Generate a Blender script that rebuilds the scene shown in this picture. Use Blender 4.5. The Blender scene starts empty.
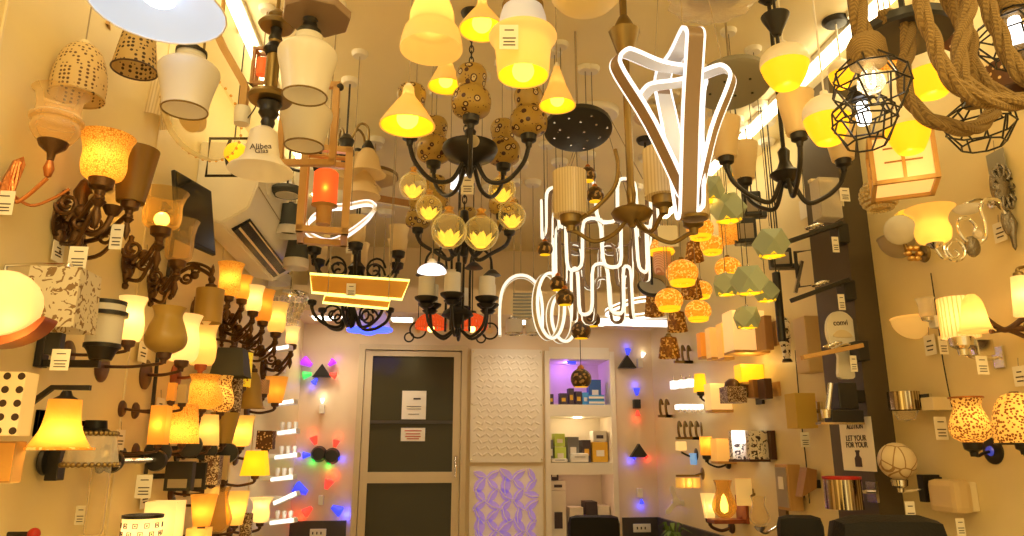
import bpy, bmesh, math, random
from mathutils import Vector, Matrix
random.seed(11)
PI = math.pi
C = bpy.context.scene.collection
V = Vector
# ------------------------------------------------------------------ camera
F = 720.0
CAM = V((0, 0, 1.4))
PITCH = math.atan(182 / F)
YAW = math.atan(87 / F * math.cos(PITCH))
ROT = Matrix.Rotation(-YAW, 3, 'Z') @ Matrix.Rotation(PI / 2 + PITCH, 3, 'X')
cd = bpy.data.cameras.new('camera'); cam = bpy.data.objects.new('camera', cd); C.objects.link(cam)
cam.location = CAM; cam.rotation_euler = ROT.to_euler()
cd.sensor_width = 36; cd.lens = 36 * F / 1024; cd.clip_start = .02
bpy.context.scene.camera = cam

def ray(px, py): return ROT @ V(((px - 512) / F, -(py - 268) / F, -1))
def P(px, py, Y):
    r = ray(px, py); t = Y / r.y
    return CAM + r * t, t
def PX(px, py, X):
    r = ray(px, py); t = X / r.x
    return CAM + r * t, t
def PZ(px, py, Z):
    r = ray(px, py); t = (Z - CAM.z) / r.z
    return CAM + r * t, t
YB = 5.0
XL = P(297, 430, YB)[0].x
XR = P(655, 430, YB)[0].x
CEIL = 2.80
YF = -1.6

# ------------------------------------------------------------------ materials
M = {}
def mk(name, col, rough=.5, metal=0, pat=None, col2=None, sc=60, thr=.3, emit=0, ecol=None, trans=0, clear=0, bump=0, bsc=200, spec=.5, col3=None, coord='Object', noise=0, rnd=1):
    m = bpy.data.materials.new(name); m.use_nodes = True
    nt = m.node_tree; nt.nodes.clear(); N = nt.nodes.new; L = nt.links.new
    out = N('ShaderNodeOutputMaterial')
    def rgb(c):
        n = N('ShaderNodeRGB'); n.outputs[0].default_value = (*c, 1); return n.outputs[0]
    def mixc(fac, a, b):
        n = N('ShaderNodeMix'); n.data_type = 'RGBA'
        if isinstance(fac, float): n.inputs[0].default_value = fac
        else: L(fac, n.inputs[0])
        L(a, n.inputs[6]); L(b, n.inputs[7]); return n.outputs[2]
    def math_(op, a, b):
        n = N('ShaderNodeMath'); n.operation = op
        for i, v in enumerate((a, b)):
            if isinstance(v, (int, float)): n.inputs[i].default_value = v
            else: L(v, n.inputs[i])
        return n.outputs[0]
    tc = N('ShaderNodeTexCoord'); co = tc.outputs[coord]
    c = rgb(col); mask = None
    if pat:
        if pat in ('dots', 'flowers', 'crackle', 'cells'):
            v = N('ShaderNodeTexVoronoi'); v.inputs['Scale'].default_value = sc; v.inputs['Randomness'].default_value = rnd; L(co, v.inputs['Vector'])
            if pat == 'crackle': v.feature = 'DISTANCE_TO_EDGE'
            d = v.outputs['Distance']
            mask = math_('LESS_THAN', d, thr)
            if pat == 'flowers':
                ring = math_('LESS_THAN', d, thr); core = math_('LESS_THAN', d, thr * .62); eye = math_('LESS_THAN', d, thr * .25)
                v2 = N('ShaderNodeTexVoronoi'); v2.inputs['Scale'].default_value = sc * 2.6; L(co, v2.inputs['Vector'])
                bits = math_('LESS_THAN', v2.outputs['Distance'], .17)
                c = mixc(bits, c, rgb(col2)); c = mixc(ring, c, rgb(col2)); c = mixc(core, c, rgb(col3 or col)); c = mixc(eye, c, rgb(col2))
            elif pat == 'cells':
                w = N('ShaderNodeSeparateColor'); L(v.outputs['Color'], w.inputs[0])
                c = mixc(w.outputs[0], c, rgb(col2))
                if col3: c = mixc(math_('GREATER_THAN', w.outputs[1], .75), c, rgb(col3))
            else: c = mixc(mask, c, rgb(col2))
        elif pat == 'damask':
            n = N('ShaderNodeTexNoise'); n.inputs['Scale'].default_value = sc; n.inputs['Distortion'].default_value = 2.2; n.inputs['Detail'].default_value = 1; L(co, n.inputs['Vector'])
            a = math_('GREATER_THAN', n.outputs[0], thr); c = mixc(a, c, rgb(col2))
        elif pat == 'checks':
            n = N('ShaderNodeTexChecker'); n.inputs['Scale'].default_value = sc; L(co, n.inputs['Vector']); c = mixc(n.outputs[1], c, rgb(col2))
        elif pat in ('stripes', 'rings', 'slant'):
            n = N('ShaderNodeTexWave'); n.inputs['Scale'].default_value = sc; n.bands_direction = {'stripes': 'X', 'rings': 'Z', 'slant': 'DIAGONAL'}[pat]; L(co, n.inputs['Vector'])
            c = mixc(math_('GREATER_THAN', n.outputs[1], thr), c, rgb(col2))
        elif pat == 'wood':
            mp = N('ShaderNodeMapping'); mp.inputs['Scale'].default_value = (1, 1, .15); L(co, mp.inputs[0])
            n = N('ShaderNodeTexNoise'); n.inputs['Scale'].default_value = sc; n.inputs['Detail'].default_value = 4; L(mp.outputs[0], n.inputs['Vector'])
            c = mixc(n.outputs[0], c, rgb(col2))
    if noise:
        n = N('ShaderNodeTexNoise'); n.inputs['Scale'].default_value = 6; n.inputs['Detail'].default_value = 4; L(co, n.inputs['Vector'])
        c = mixc(math_('MULTIPLY', n.outputs[0], noise), c, rgb(tuple(x * .72 for x in col)))
    b = N('ShaderNodeBsdfPrincipled'); L(c, b.inputs['Base Color'])
    b.inputs['Roughness'].default_value = rough; b.inputs['Metallic'].default_value = metal; b.inputs['Specular IOR Level'].default_value = spec
    if bump:
        n = N('ShaderNodeTexNoise'); n.inputs['Scale'].default_value = bsc; L(co, n.inputs['Vector'])
        bp = N('ShaderNodeBump'); bp.inputs['Strength'].default_value = bump; bp.inputs['Distance'].default_value = .004; L(n.outputs[0], bp.inputs['Height']); L(bp.outputs[0], b.inputs['Normal'])
    sh = b.outputs[0]
    if trans:
        t = N('ShaderNodeBsdfTranslucent'); L(c, t.inputs[0])
        x = N('ShaderNodeMixShader'); x.inputs[0].default_value = trans; L(sh, x.inputs[1]); L(t.outputs[0], x.inputs[2]); sh = x.outputs[0]
    if clear:
        t = N('ShaderNodeBsdfTransparent'); L(c, t.inputs[0])
        lw = N('ShaderNodeLayerWeight'); lw.inputs[0].default_value = .5
        f = math_('ADD', math_('MULTIPLY', math_('POWER', lw.outputs['Facing'], 2.0), .6), 1 - clear)
        x = N('ShaderNodeMixShader'); L(f, x.inputs[0]); L(t.outputs[0], x.inputs[1]); L(sh, x.inputs[2]); sh = x.outputs[0]
    if emit:
        e = N('ShaderNodeEmission'); e.inputs[1].default_value = emit
        L(mixc(.999, c, rgb(ecol)) if (ecol and not pat) else c, e.inputs[0])
        if pat and ecol:
            mm = N('ShaderNodeMix'); mm.data_type = 'RGBA'; mm.blend_type = 'MULTIPLY'; mm.inputs[0].default_value = 1
            L(c, mm.inputs[6]); L(rgb(ecol), mm.inputs[7]); L(mm.outputs[2], e.inputs[0])
        a = N('ShaderNodeAddShader'); L(sh, a.inputs[0]); L(e.outputs[0], a.inputs[1]); sh = a.outputs[0]
    L(sh, out.inputs[0]); M[name] = m
    return m

WARM = (1, .62, .16)
mk('wall_paint', (.84, .70, .38), .45, noise=.35)
mk('wall_back_paint', (.86, .70, .48), .5, noise=.2)
mk('ceiling_paint', (.96, .86, .56), .5, noise=.25)
mk('floor_tile', (.45, .38, .3), .3, pat='checks', col2=(.5, .43, .34), sc=3)
mk('wainscot', (.055, .045, .04), .4)
mk('column_paint', (.085, .062, .033), .45, noise=.5)
mk('iron', (.025, .022, .02), .38, .4)
mk('black_plastic', (.018, .017, .017), .4)
mk('bronze', (.13, .07, .03), .35, .85, bump=.4, bsc=260)
mk('antique_brass', (.24, .165, .06), .35, .8)
mk('gold', (.8, .52, .18), .28, .95)
mk('copper', (.55, .2, .06), .3, .8, bump=.3, bsc=150)
mk('chrome', (.8, .78, .74), .15, 1)
mk('silver_leaf', (.22, .19, .15), .25, .9, bump=.8, bsc=220)
mk('wood', (.42, .22, .07), .45, pat='wood', col2=(.28, .13, .04), sc=40)
mk('light_wood', (.62, .38, .14), .45, pat='wood', col2=(.5, .28, .09), sc=40)
mk('red_wood', (.33, .09, .03), .4, pat='wood', col2=(.22, .05, .02), sc=40)
mk('dark_wood', (.09, .035, .015), .4, pat='wood', col2=(.05, .02, .01), sc=40)
mk('white_plastic', (.86, .82, .74), .4)
mk('cream_plastic', (.8, .68, .45), .4)
mk('white_metal', (.9, .88, .85), .35)
mk('paper', (.88, .82, .7), .7)
mk('ink', (.06, .04, .04), .7)
mk('red_ink', (.5, .06, .04), .7)
mk('cord', (.35, .28, .18), .6)
mk('dark_cord', (.03, .025, .02), .6)
mk('rope', (.30, .19, .06), .85, bump=1, bsc=400, pat='slant', col2=(.20, .12, .04), sc=120, thr=.55)
mk('milk_glass', (.9, .87, .80), .25, trans=.35)
mk('opal_glass', (.92, .92, .90), .3, trans=.15)
mk('white_glass', (.92, .88, .8), .3, trans=.4)
mk('cream_glass', (.86, .7, .42), .3, trans=.4)
mk('olive_glass', (.50, .33, .08), .3, trans=.3)
mk('brown_glass', (.30, .18, .04), .25, trans=.4)
mk('grey_glass', (.5, .42, .3), .35, trans=.3)
mk('clear_glass', (.96, .9, .78), .08, clear=.86)
mk('amber_glass', (.93, .70, .34), .12, clear=.84, bump=.3, bsc=120)
mk('amber_clear', (.95, .78, .5), .1, clear=.8)
mk('lit_inner', (.62, .6, .56), .4, emit=.10, ecol=(1, .96, .86))
mk('globe_glass', (.99, .95, .78), .1, clear=.92)
mk('crystal', (.95, .9, .82), .05, clear=.7, bump=.6, bsc=150)
mk('ribbed_glass', (.85, .74, .5), .25, trans=.45, pat='stripes', col2=(.7, .58, .35), sc=45, thr=.6)
mk('dotted_fabric', (.78, .60, .30), .7, rnd=.25, pat='dots', col2=(.16, .08, .04), sc=105, thr=.33, trans=.25)
mk('dotted_dark', (.62, .45, .2), .7, rnd=.3, pat='dots', col2=(.07, .04, .03), sc=85, thr=.36, trans=.25)
mk('star_paper', (.82, .62, .38), .8, pat='checks', col2=(.66, .46, .26), sc=62, trans=.3)
mk('flower_mosaic', (.52, .36, .09), .3, pat='flowers', col2=(.08, .03, .02), col3=(.78, .66, .36), sc=34, thr=.34, trans=.3)
mk('crystal_ball', (.9, .8, .55), .05, clear=.55)
mk('weave_white', (.80, .72, .55), .6, pat='damask', col2=(.30, .19, .09), sc=42, thr=.58, trans=.3)
mk('floral_check', (.88, .78, .58), .5, rnd=.0, pat='dots', col2=(.05, .03, .02), sc=42, thr=.27, trans=.3, emit=.25, ecol=WARM)
mk('slate_fabric', (.05, .055, .05), .6)
mk('lattice_dark', (.10, .04, .02), .4, pat='dots', col2=(.75, .55, .3), sc=75, thr=.3)
mk('damask_brown', (.13, .06, .04), .4, pat='damask', col2=(.75, .62, .42), sc=95, thr=.54)
mk('scroll_print', (.88, .82, .72), .5, pat='damask', col2=(.05, .03, .03), sc=38, thr=.56)
mk('marble_glass', (.85, .72, .48), .3, pat='crackle', col2=(.45, .28, .12), sc=16, thr=.03, trans=.35)
mk('floral_lit', (.95, .66, .26), .5, pat='dots', col2=(.22, .08, .02), sc=140, thr=.45, rnd=.9, trans=.5, emit=.22, ecol=(1, .72, .25))
mk('black_print_lit', (.88, .82, .70), .5, pat='dots', col2=(.03, .02, .02), sc=42, thr=.26, trans=.3, emit=.25, ecol=WARM)
# lit glass
mk('upper_glass', (.62, .66, .74), .3, trans=.3, emit=.16, ecol=(.8, .88, 1))  # bluish tint and glow stand in for light from the dish lamp
mk('lit_warm', (.95, .66, .22), .4, trans=.55, emit=.25, ecol=(1, .60, .12))
mk('lit_soft', (.95, .70, .32), .4, trans=.55, emit=.24, ecol=(1, .64, .16))
mk('lit_amber', (.95, .50, .10), .35, trans=.6, emit=.2, ecol=(1, .45, .05), bump=.4, bsc=160)
mk('lit_crackle', (.95, .60, .16), .35, pat='crackle', col2=(.62, .26, .04), sc=210, thr=.09, trans=.55, emit=.22, ecol=(1, .62, .18))
mk('lit_white', (.95, .80, .50), .4, trans=.5, emit=.34, ecol=(1, .70, .26))
mk('lit_peach', (.95, .78, .48), .4, trans=.4, emit=.42, ecol=(1, .66, .25))
mk('lit_yellow', (.8, .45, .02), .4, trans=.2, emit=.85, ecol=(1, .56, .01))
mk('cone_cream', (.88, .72, .46), .4, trans=.3, emit=.05, ecol=(1, .6, .15))
mk('lit_yellow_flower', (.95, .78, .1), .4, emit=.35, ecol=(1, .7, .03), pat='flowers', col2=(.35, .2, .02), col3=(.9, .8, .3), sc=55, thr=.3)
mk('petal_yellow', (.95, .75, .12), .4, trans=.4, emit=.55, ecol=(1, .74, .12))
mk('frost_yellow', (.94, .72, .34), .4, trans=.5, emit=.16, ecol=(1, .65, .15))
mk('bulb_warm', (1, .8, .3), .4, emit=5, ecol=(1, .68, .16))
mk('bulb_yellow', (1, .8, .1), .4, emit=3.0, ecol=(1, .74, .06))
mk('bulb_white', (1, 1, 1), .4, emit=4, ecol=(.95, .97, 1))
mk('led_white', (.8, .8, .8), .4, emit=1.6, ecol=(1, .95, .86))
mk('led_pure', (.8, .8, .8), .4, emit=1.0, ecol=(.95, .95, 1))
mk('led_strip', (1, 1, 1), .4, emit=8, ecol=(1, .80, .44))
mk('downlight', (1, 1, 1), .4, emit=7, ecol=(1, .88, .7))
mk('neon_white', (.8, .8, .7), .4, emit=.95, ecol=(1, .93, .74))
mk('neon_yellow', (1, .9, .3), .4, emit=2.2, ecol=(1, .80, .18))
mk('neon_blue', (.05, .08, 1), .4, emit=2.5, ecol=(.05, .09, 1))
mk('led_red', (.7, .05, .03), .4, emit=.9, ecol=(1, .08, .04))
mk('led_green', (.05, .6, .1), .4, emit=.6, ecol=(.08, 1, .15))
mk('led_blue', (.04, .06, .7), .4, emit=.9, ecol=(.06, .08, 1))
mk('led_magenta', (.4, .03, .6), .4, emit=.8, ecol=(.5, .05, 1))
mk('led_brown', (.26, .175, .115), .35)
mk('enamel_white', (.42, .50, .66), .3, trans=.1, emit=.42, ecol=(.72, .84, 1))
mk('amber_orange', (.95, .55, .10), .3, pat='cells', col2=(.80, .36, .04), col3=(1, .85, .4), sc=170, trans=.45, emit=.28, ecol=(1, .75, .3))
mk('amber_cone', (.42, .18, .02), .3, pat='cells', col2=(.2, .07, .01), col3=(.9, .6, .2), sc=130, trans=.4)
mk('pink_stripe', (.7, .35, .2), .35, pat='slant', col2=(.9, .65, .42), sc=60, trans=.4)
mk('green_metal', (.40, .50, .40), .45)
mk('mosaic_ball', (.035, .02, .012), .3, pat='cells', col2=(.10, .05, .015), col3=(.42, .26, .09), sc=85)
mk('red_wicker', (.75, .09, .015), .5, emit=.30, ecol=(1, .13, .02))
mk('candle_orange', (.85, .16, .03), .5, trans=.4, emit=.5, ecol=(1, .17, .03))
mk('wicker', (.55, .38, .16), .7, bump=.5)
mk('gold_panel', (.55, .25, .01), .35, .3)
mk('leaf_purple', (.50, .36, .80), .6, emit=.12, ecol=(.55, .38, 1))
mk('plaster', (.9, .82, .68), .55)
mk('door_glass', (.05, .042, .02), .15, spec=.25)
mk('door_frame', (.62, .50, .32), .4, .1)
mk('screen', (.012, .012, .013), .18)
mk('grey_plate', (.30, .29, .24), .35)
mk('dark_plate', (.03, .03, .03), .3)
mk('box_blue', (.03, .11, .35), .5); mk('box_blue_light', (.08, .35, .75), .5)
mk('box_dark', (.06, .04, .05), .5); mk('box_white', (.8, .74, .65), .6)
mk('box_green', (.55, .68, .12), .6); mk('box_yellow', (.75, .42, .03), .6); mk('box_grey', (.2, .19, .18), .5)
mk('leather', (.010, .009, .009), .6, bump=.3, spec=.15)
mk('red_enamel', (.45, .02, .015), .35)
mk('mirror_silver', (.7, .62, .5), .15, 1, pat='stripes', col2=(.3, .24, .16), sc=30)
mk('yellow_fabric', (.70, .50, .10), .6, trans=.3)
mk('blue_glass', (.25, .5, .8), .3, emit=.4, ecol=(.2, .5, 1))
mk('navy_lens', (.02, .04, .3), .2, emit=.3, ecol=(.1, .12, .9))
mk('leaf_green', (.12, .22, .03), .6)

# ------------------------------------------------------------------ mesh helpers
def lathe(bm, prof, seg=28, mt=None):
    mt = mt or Matrix.Identity(4); rings = []
    for r, z in prof:
        if r < 1e-6: rings.append([bm.verts.new(mt @ V((0, 0, z)))])
        else:
            a0 = PI / seg if seg <= 6 else 0
            rings.append([bm.verts.new(mt @ V((r * math.cos(2 * PI * i / seg + a0), r * math.sin(2 * PI * i / seg + a0), z))) for i in range(seg)])
    for a, b in zip(rings, rings[1:]):
        if len(a) == 1 and len(b) == 1: continue
        for i in range(seg):
            j = (i + 1) % seg
            if len(a) == 1: bm.faces.new((a[0], b[i], b[j]))
            elif len(b) == 1: bm.faces.new((a[i], a[j], b[0]))
            else: bm.faces.new((a[i], a[j], b[j], b[i]))
    return bm
def spl(pts, n=5, closed=False):
    pts = [V(p) if len(p) == 3 else V((p[0], p[1])) for p in pts]; out = []; m = len(pts)
    g = (lambda i: pts[i % m]) if closed else (lambda i: pts[max(0, min(m - 1, i))])
    for i in range(m if closed else m - 1):
        p0, p1, p2, p3 = g(i - 1), g(i), g(i + 1), g(i + 2)
        for k in range(n):
            t = k / n
            out.append(.5 * ((2 * p1) + (p2 - p0) * t + (2 * p0 - 5 * p1 + 4 * p2 - p3) * t * t + (3 * p1 - p0 - 3 * p2 + p3) * t ** 3))
    if not closed: out.append(pts[-1])
    return out
def sweep(bm, pts, sect, closed=False, normal=None, caps=True, scale=None):
    """sect: list of (u,v); u along side vector, v along normal vector"""
    pts = [V(p) for p in pts]; n = len(pts); rings = []; prev = None
    for i in range(n):
        a = pts[(i - 1) % n] if (closed or i > 0) else pts[i]
        b = pts[(i + 1) % n] if (closed or i < n - 1) else pts[i]
        t = (b - a)
        if t.length < 1e-9: t = V((0, 0, 1))
        t.normalize()
        if normal is not None:
            nn = V(normal)
        elif prev is None:
            nn = V((0, 0, 1)) if abs(t.z) < .8 else V((1, 0, 0))
        else: nn = prev
        nn = nn - t * nn.dot(t)
        if nn.length < 1e-6: nn = t.orthogonal()
        nn.normalize(); prev = nn; s = t.cross(nn)
        k = scale[i] if scale else 1
        rings.append([bm.verts.new(pts[i] + (s * u + nn * v) * k) for u, v in sect])
    m = len(sect)
    for i in range(n if closed else n - 1):
        a, b = rings[i], rings[(i + 1) % n]
        for j in range(m):
            bm.faces.new((a[j], a[(j + 1) % m], b[(j + 1) % m], b[j]))
    if caps and not closed:
        bm.faces.new(rings[0][::-1]); bm.faces.new(rings[-1])
    return bm
def circ(r, seg=8): return [(r * math.cos(2 * PI * i / seg), r * math.sin(2 * PI * i / seg)) for i in range(seg)]
def rect(w, h): return [(-w / 2, -h / 2), (w / 2, -h / 2), (w / 2, h / 2), (-w / 2, h / 2)]
def tube(bm, pts, r=1, seg=8, closed=False, sm=0, scale=None):
    if sm: pts = spl(pts, sm, closed)
    return sweep(bm, pts, circ(r, seg), closed, scale=scale)
def box(bm, size, at=(0, 0, 0), mt=None, bev=0):
    b2 = bmesh.new(); bmesh.ops.create_cube(b2, size=1)
    for v in b2.verts: v.co = V((v.co.x * size[0], v.co.y * size[1], v.co.z * size[2]))
    if bev: bmesh.ops.bevel(b2, geom=b2.edges[:], offset=bev, segments=2, affect='EDGES', profile=.6)
    tr = Matrix.Translation(at)
    if mt is not None: tr = tr @ mt
    vm = {v: bm.verts.new(tr @ v.co) for v in b2.verts}
    for f_ in b2.faces: bm.faces.new([vm[v] for v in f_.verts])
    b2.free(); return bm
def prism(bm, poly, depth, mt=None):
    mt = mt or Matrix.Identity(4)
    a = [bm.verts.new(mt @ V((x, -depth / 2, z))) for x, z in poly]; b = [bm.verts.new(mt @ V((x, depth / 2, z))) for x, z in poly]
    bm.faces.new(a[::-1]); bm.faces.new(b)
    for i in range(len(poly)):
        j = (i + 1) % len(poly); bm.faces.new((a[i], a[j], b[j], b[i]))
    return bm
def sphere(bm, r, at=(0, 0, 0), sq=1, seg=16):
    n = 10
    return lathe(bm, [(r * math.sin(PI * i / n), -r * sq * math.cos(PI * i / n)) for i in range(n + 1)], seg, Matrix.Translation(at))
def mobj(name, bm, mat, parent=None, k=1, smooth=True):
    if k != 1:
        for v in bm.verts: v.co *= k
    bmesh.ops.recalc_face_normals(bm, faces=bm.faces[:])
    for f_ in bm.faces: f_.smooth = smooth
    if smooth:
        for e in bm.edges:
            if len(e.link_faces) == 2 and e.calc_face_angle(0) > .75: e.smooth = False
    me = bpy.data.meshes.new(name); bm.to_mesh(me); bm.free()
    me.materials.append(M[mat] if isinstance(mat, str) else mat)
    o = bpy.data.objects.new(name, me); C.objects.link(o)
    if parent: o.parent = parent
    return o
def RX(a): return Matrix.Rotation(a, 4, 'X')
def RY(a): return Matrix.Rotation(a, 4, 'Y')
def RZ(a): return Matrix.Rotation(a, 4, 'Z')
def TR(x, y, z): return Matrix.Translation((x, y, z))
def circ_prof(a0=0, a1=180, n=12): return [(math.sin(math.radians(a0 + (a1 - a0) * i / n)), -math.cos(math.radians(a0 + (a1 - a0) * i / n))) for i in range(n + 1)]

# unit profiles: r in half widths, z 0..1 (bottom to top)
PR = {
 'cyl': [(1, 0), (1, 1)], 'taper': [(1, 0), (.72, 1)], 'flare': [(.62, 0), (1, 1)],
 'cup': spl([(.35, 0), (.68, .06), (.80, .3), (.78, .6), (.88, .86), (1, 1)], 4),
 'tulip': spl([(.3, 0), (.62, .08), (.72, .35), (.62, .62), (.74, .85), (1, 1)], 4),
 'skirtbell': spl([(1, 0), (.98, .12), (.88, .36), (.74, .46), (.70, .7), (.56, .92), (.4, 1)], 4),
 'bell': spl([(1, 0), (.86, .08), (.72, .3), (.62, .62), (.48, .86), (.22, 1)], 4),
 'widebell': spl([(1, 0), (.93, .06), (.62, .22), (.5, .5), (.42, .8), (.25, 1)], 4),
 'vase': spl([(.42, 0), (.86, .12), (1, .3), (.86, .55), (.66, .78), (.72, .92), (.8, 1)], 4),
 'waist': spl([(.7, 0), (.9, .12), (.95, .4), (.8, .75), (1, 1)], 4),
 'jar': spl([(.74, 0), (.76, .12), (.86, .36), (1, .62), (.97, .74), (.7, .84), (.5, .9), (.48, 1)], 4),
 'hourglass': spl([(.45, 0), (.9, .1), (1, .3), (.9, .46), (.66, .56), (.72, .68), (.78, .85), (.66, .97), (.55, 1)], 4),
 'cone': [(1, 0), (.86, .13), (.5, .5), (.17, .97), (.1, 1)],
 'flatcone': spl([(1, 0), (.97, .08), (.5, .55), (.25, .78), (.2, 1)], 4),
 'globe': [(r, .5 + z / 2) for r, z in circ_prof(8, 172, 14)],
 'dome': [(r, 1 + z) for r, z in [(math.cos(PI / 2 * i / 8), math.sin(PI / 2 * i / 8) - 1) for i in range(9)]],
 'bowl': [(r, 1 + z) for r, z in circ_prof(0, 90, 8)],
 'beehive': spl([(.97, 0), (1, .2), (.95, .45), (.78, .75), (.5, .94), (.15, 1)], 4),
 'sqbell': [(1, 0), (.8, .1), (.66, .5), (.6, 1)],
 'hurricane': spl([(.4, 0), (.82, .12), (1, .3), (.86, .5), (.62, .72), (.66, .88), (.78, 1)], 4),
}
def prof(kind, w, h, z0=None):
    z0 = -h / 2 if z0 is None else z0
    return [(p[0] * w / 2, z0 + p[1] * h) for p in PR[kind]]

class T:
    """a thing: an Empty plus parts; local units are photo pixels at the thing's distance"""
    def __init__(s, name, px, py, Y, label, cat, group=None, wall=None, so=.1, rz=None):
        if wall == 'L': s.p, t = PX(px, py, XL + so)
        elif wall == 'R': s.p, t = PX(px, py, XR - so)
        elif wall == 'B': s.p, t = P(px, py, YB - so)
        elif wall == 'C': s.p, t = PX(px, py, COLX - so)
        else: s.p, t = P(px, py, Y)
        s.k = t / F; s.so = so / s.k; s.wall = wall
        e = bpy.data.objects.new(name, None); C.objects.link(e); s.e = e; e.empty_display_size = .02
        e.location = s.p; e.rotation_euler = (0, 0, (rz if rz is not None else (0 if wall else -YAW)))
        e['label'] = label; e['category'] = cat
        if group: e['group'] = group
        s.top = (CEIL - s.p.z) / s.k
    def add(s, name, mat, bm, parent=None, smooth=True): return mobj(name, bm, mat, parent or s.e, s.k, smooth)
    def lathe(s, name, mat, pf, at=(0, 0, 0), seg=28, rot=None, parent=None, smooth=True):
        mt = TR(*at) @ (rot or Matrix.Identity(4)); return s.add(name, mat, lathe(bmesh.new(), pf, seg, mt), parent, smooth)
    def tube(s, name, mat, pts, r=1, sm=0, closed=False, parent=None, seg=8): return s.add(name, mat, tube(bmesh.new(), pts, r, seg, closed, sm), parent)
    def box(s, name, mat, size, at=(0, 0, 0), bev=0, parent=None, rot=None): return s.add(name, mat, box(bmesh.new(), size, at, rot, bev), parent, False)
    def ball(s, name, mat, r, at=(0, 0, 0), sq=1, parent=None): return s.add(name, mat, sphere(bmesh.new(), r, at, sq), parent)
    def light(s, en, col=WARM, at=(0, 0, 0), r=.008):
        l = bpy.data.lights.new('bulb_light', 'POINT'); l.energy = en; l.color = col; l.shadow_soft_size = r
        o = bpy.data.objects.new('bulb_light', l); C.objects.link(o); o.parent = s.e; o.location = V(at) * s.k; return o
    def tag(s, at, w=14, h=18, parent=None, rz=0):
        t = s.box('price_tag', 'paper', (w, .5, h), at, rot=RZ(rz), parent=parent); bm = bmesh.new()
        for i, (ww, zz) in enumerate(((.5, .28), (.7, -.05), (.6, -.2), (.65, -.33))): box(bm, (w * ww, .3, h * .045), (at[0] + .02 * w, at[1] - .4, at[2] + h * zz))
        s.add('writing', 'ink', bm, t, False); return t
    def cord(s, z0, mat='cord', r=.7, canopy='white_plastic', cw=9, xy=(0, 0)):
        s.tube('cord', mat, [(xy[0], xy[1], z0), (xy[0], xy[1], s.top - 1)], r, seg=6)
        if canopy: s.lathe('canopy', canopy, [(0, s.top - 5), (cw * .8, s.top - 5), (cw, s.top - 2), (cw, s.top), (0, s.top)], (xy[0], xy[1], 0))
def rim(t, r, z, mat, parent, rr=.8, xy=(0, 0)):
    t.tube('rim', mat, [(xy[0] + r * math.cos(2 * PI * i / 28), xy[1] + r * math.sin(2 * PI * i / 28), z) for i in range(28)], rr, closed=True, parent=parent, seg=6)

def pendant(name, px, py, Y, kind, w, h, mat, label, lit=0, cap='iron', capw=None, caph=8, rimm=None, cat='pendant lamp', group=None, seg=28, bulb=None, bz=0, br=None, lcol=WARM, liner=None, canopy='white_plastic', cordm='cord', cw=9, cr=.7):
    t = T(name, px, py, Y, label, cat, group)
    sh = t.lathe('shade', mat, prof(kind, w, h), seg=seg, smooth=seg > 6)
    pf = prof(kind, w, h)
    if rimm: rim(t, pf[0][0], pf[0][1], rimm, sh, .9)
    if liner:
        t.lathe('inner_reflector', liner, [(r * .93, z + .3) for r, z in pf if z < h * .3], parent=sh)
    cwid = capw or max(4, pf[-1][0] * 2)
    z = h / 2
    t.lathe('cap', cap, [(cwid / 2, z - 1), (cwid / 2, z + caph * .35), (cwid * .34, z + caph * .5), (cwid * .3, z + caph * .85), (1, z + caph), (0, z + caph)])
    if bulb: t.ball('bulb', bulb, br or w * .2, (0, 0, bz))
    if lit: t.light(lit, lcol, (0, 0, bz + ((br or w * .2) + 2 if bulb else 0)))
    t.cord(z + caph - 1, cordm, cr, canopy, cw)
    return t

def holder(t, z, w, mat, xy=(0, 0), nm='holder', parent=None, d=1):
    """candle cup below (d=1) or above (d=-1) a shade"""
    return t.lathe(nm, mat, [(0, z - d * w * .75), (w * .18, z - d * w * .75), (w * .22, z - d * w * .5), (w * .45, z - d * w * .36), (w * .5, z), (w * .4, z + d * 1), (0, z + d * 1)], (xy[0], xy[1], 0), parent=parent)

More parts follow.
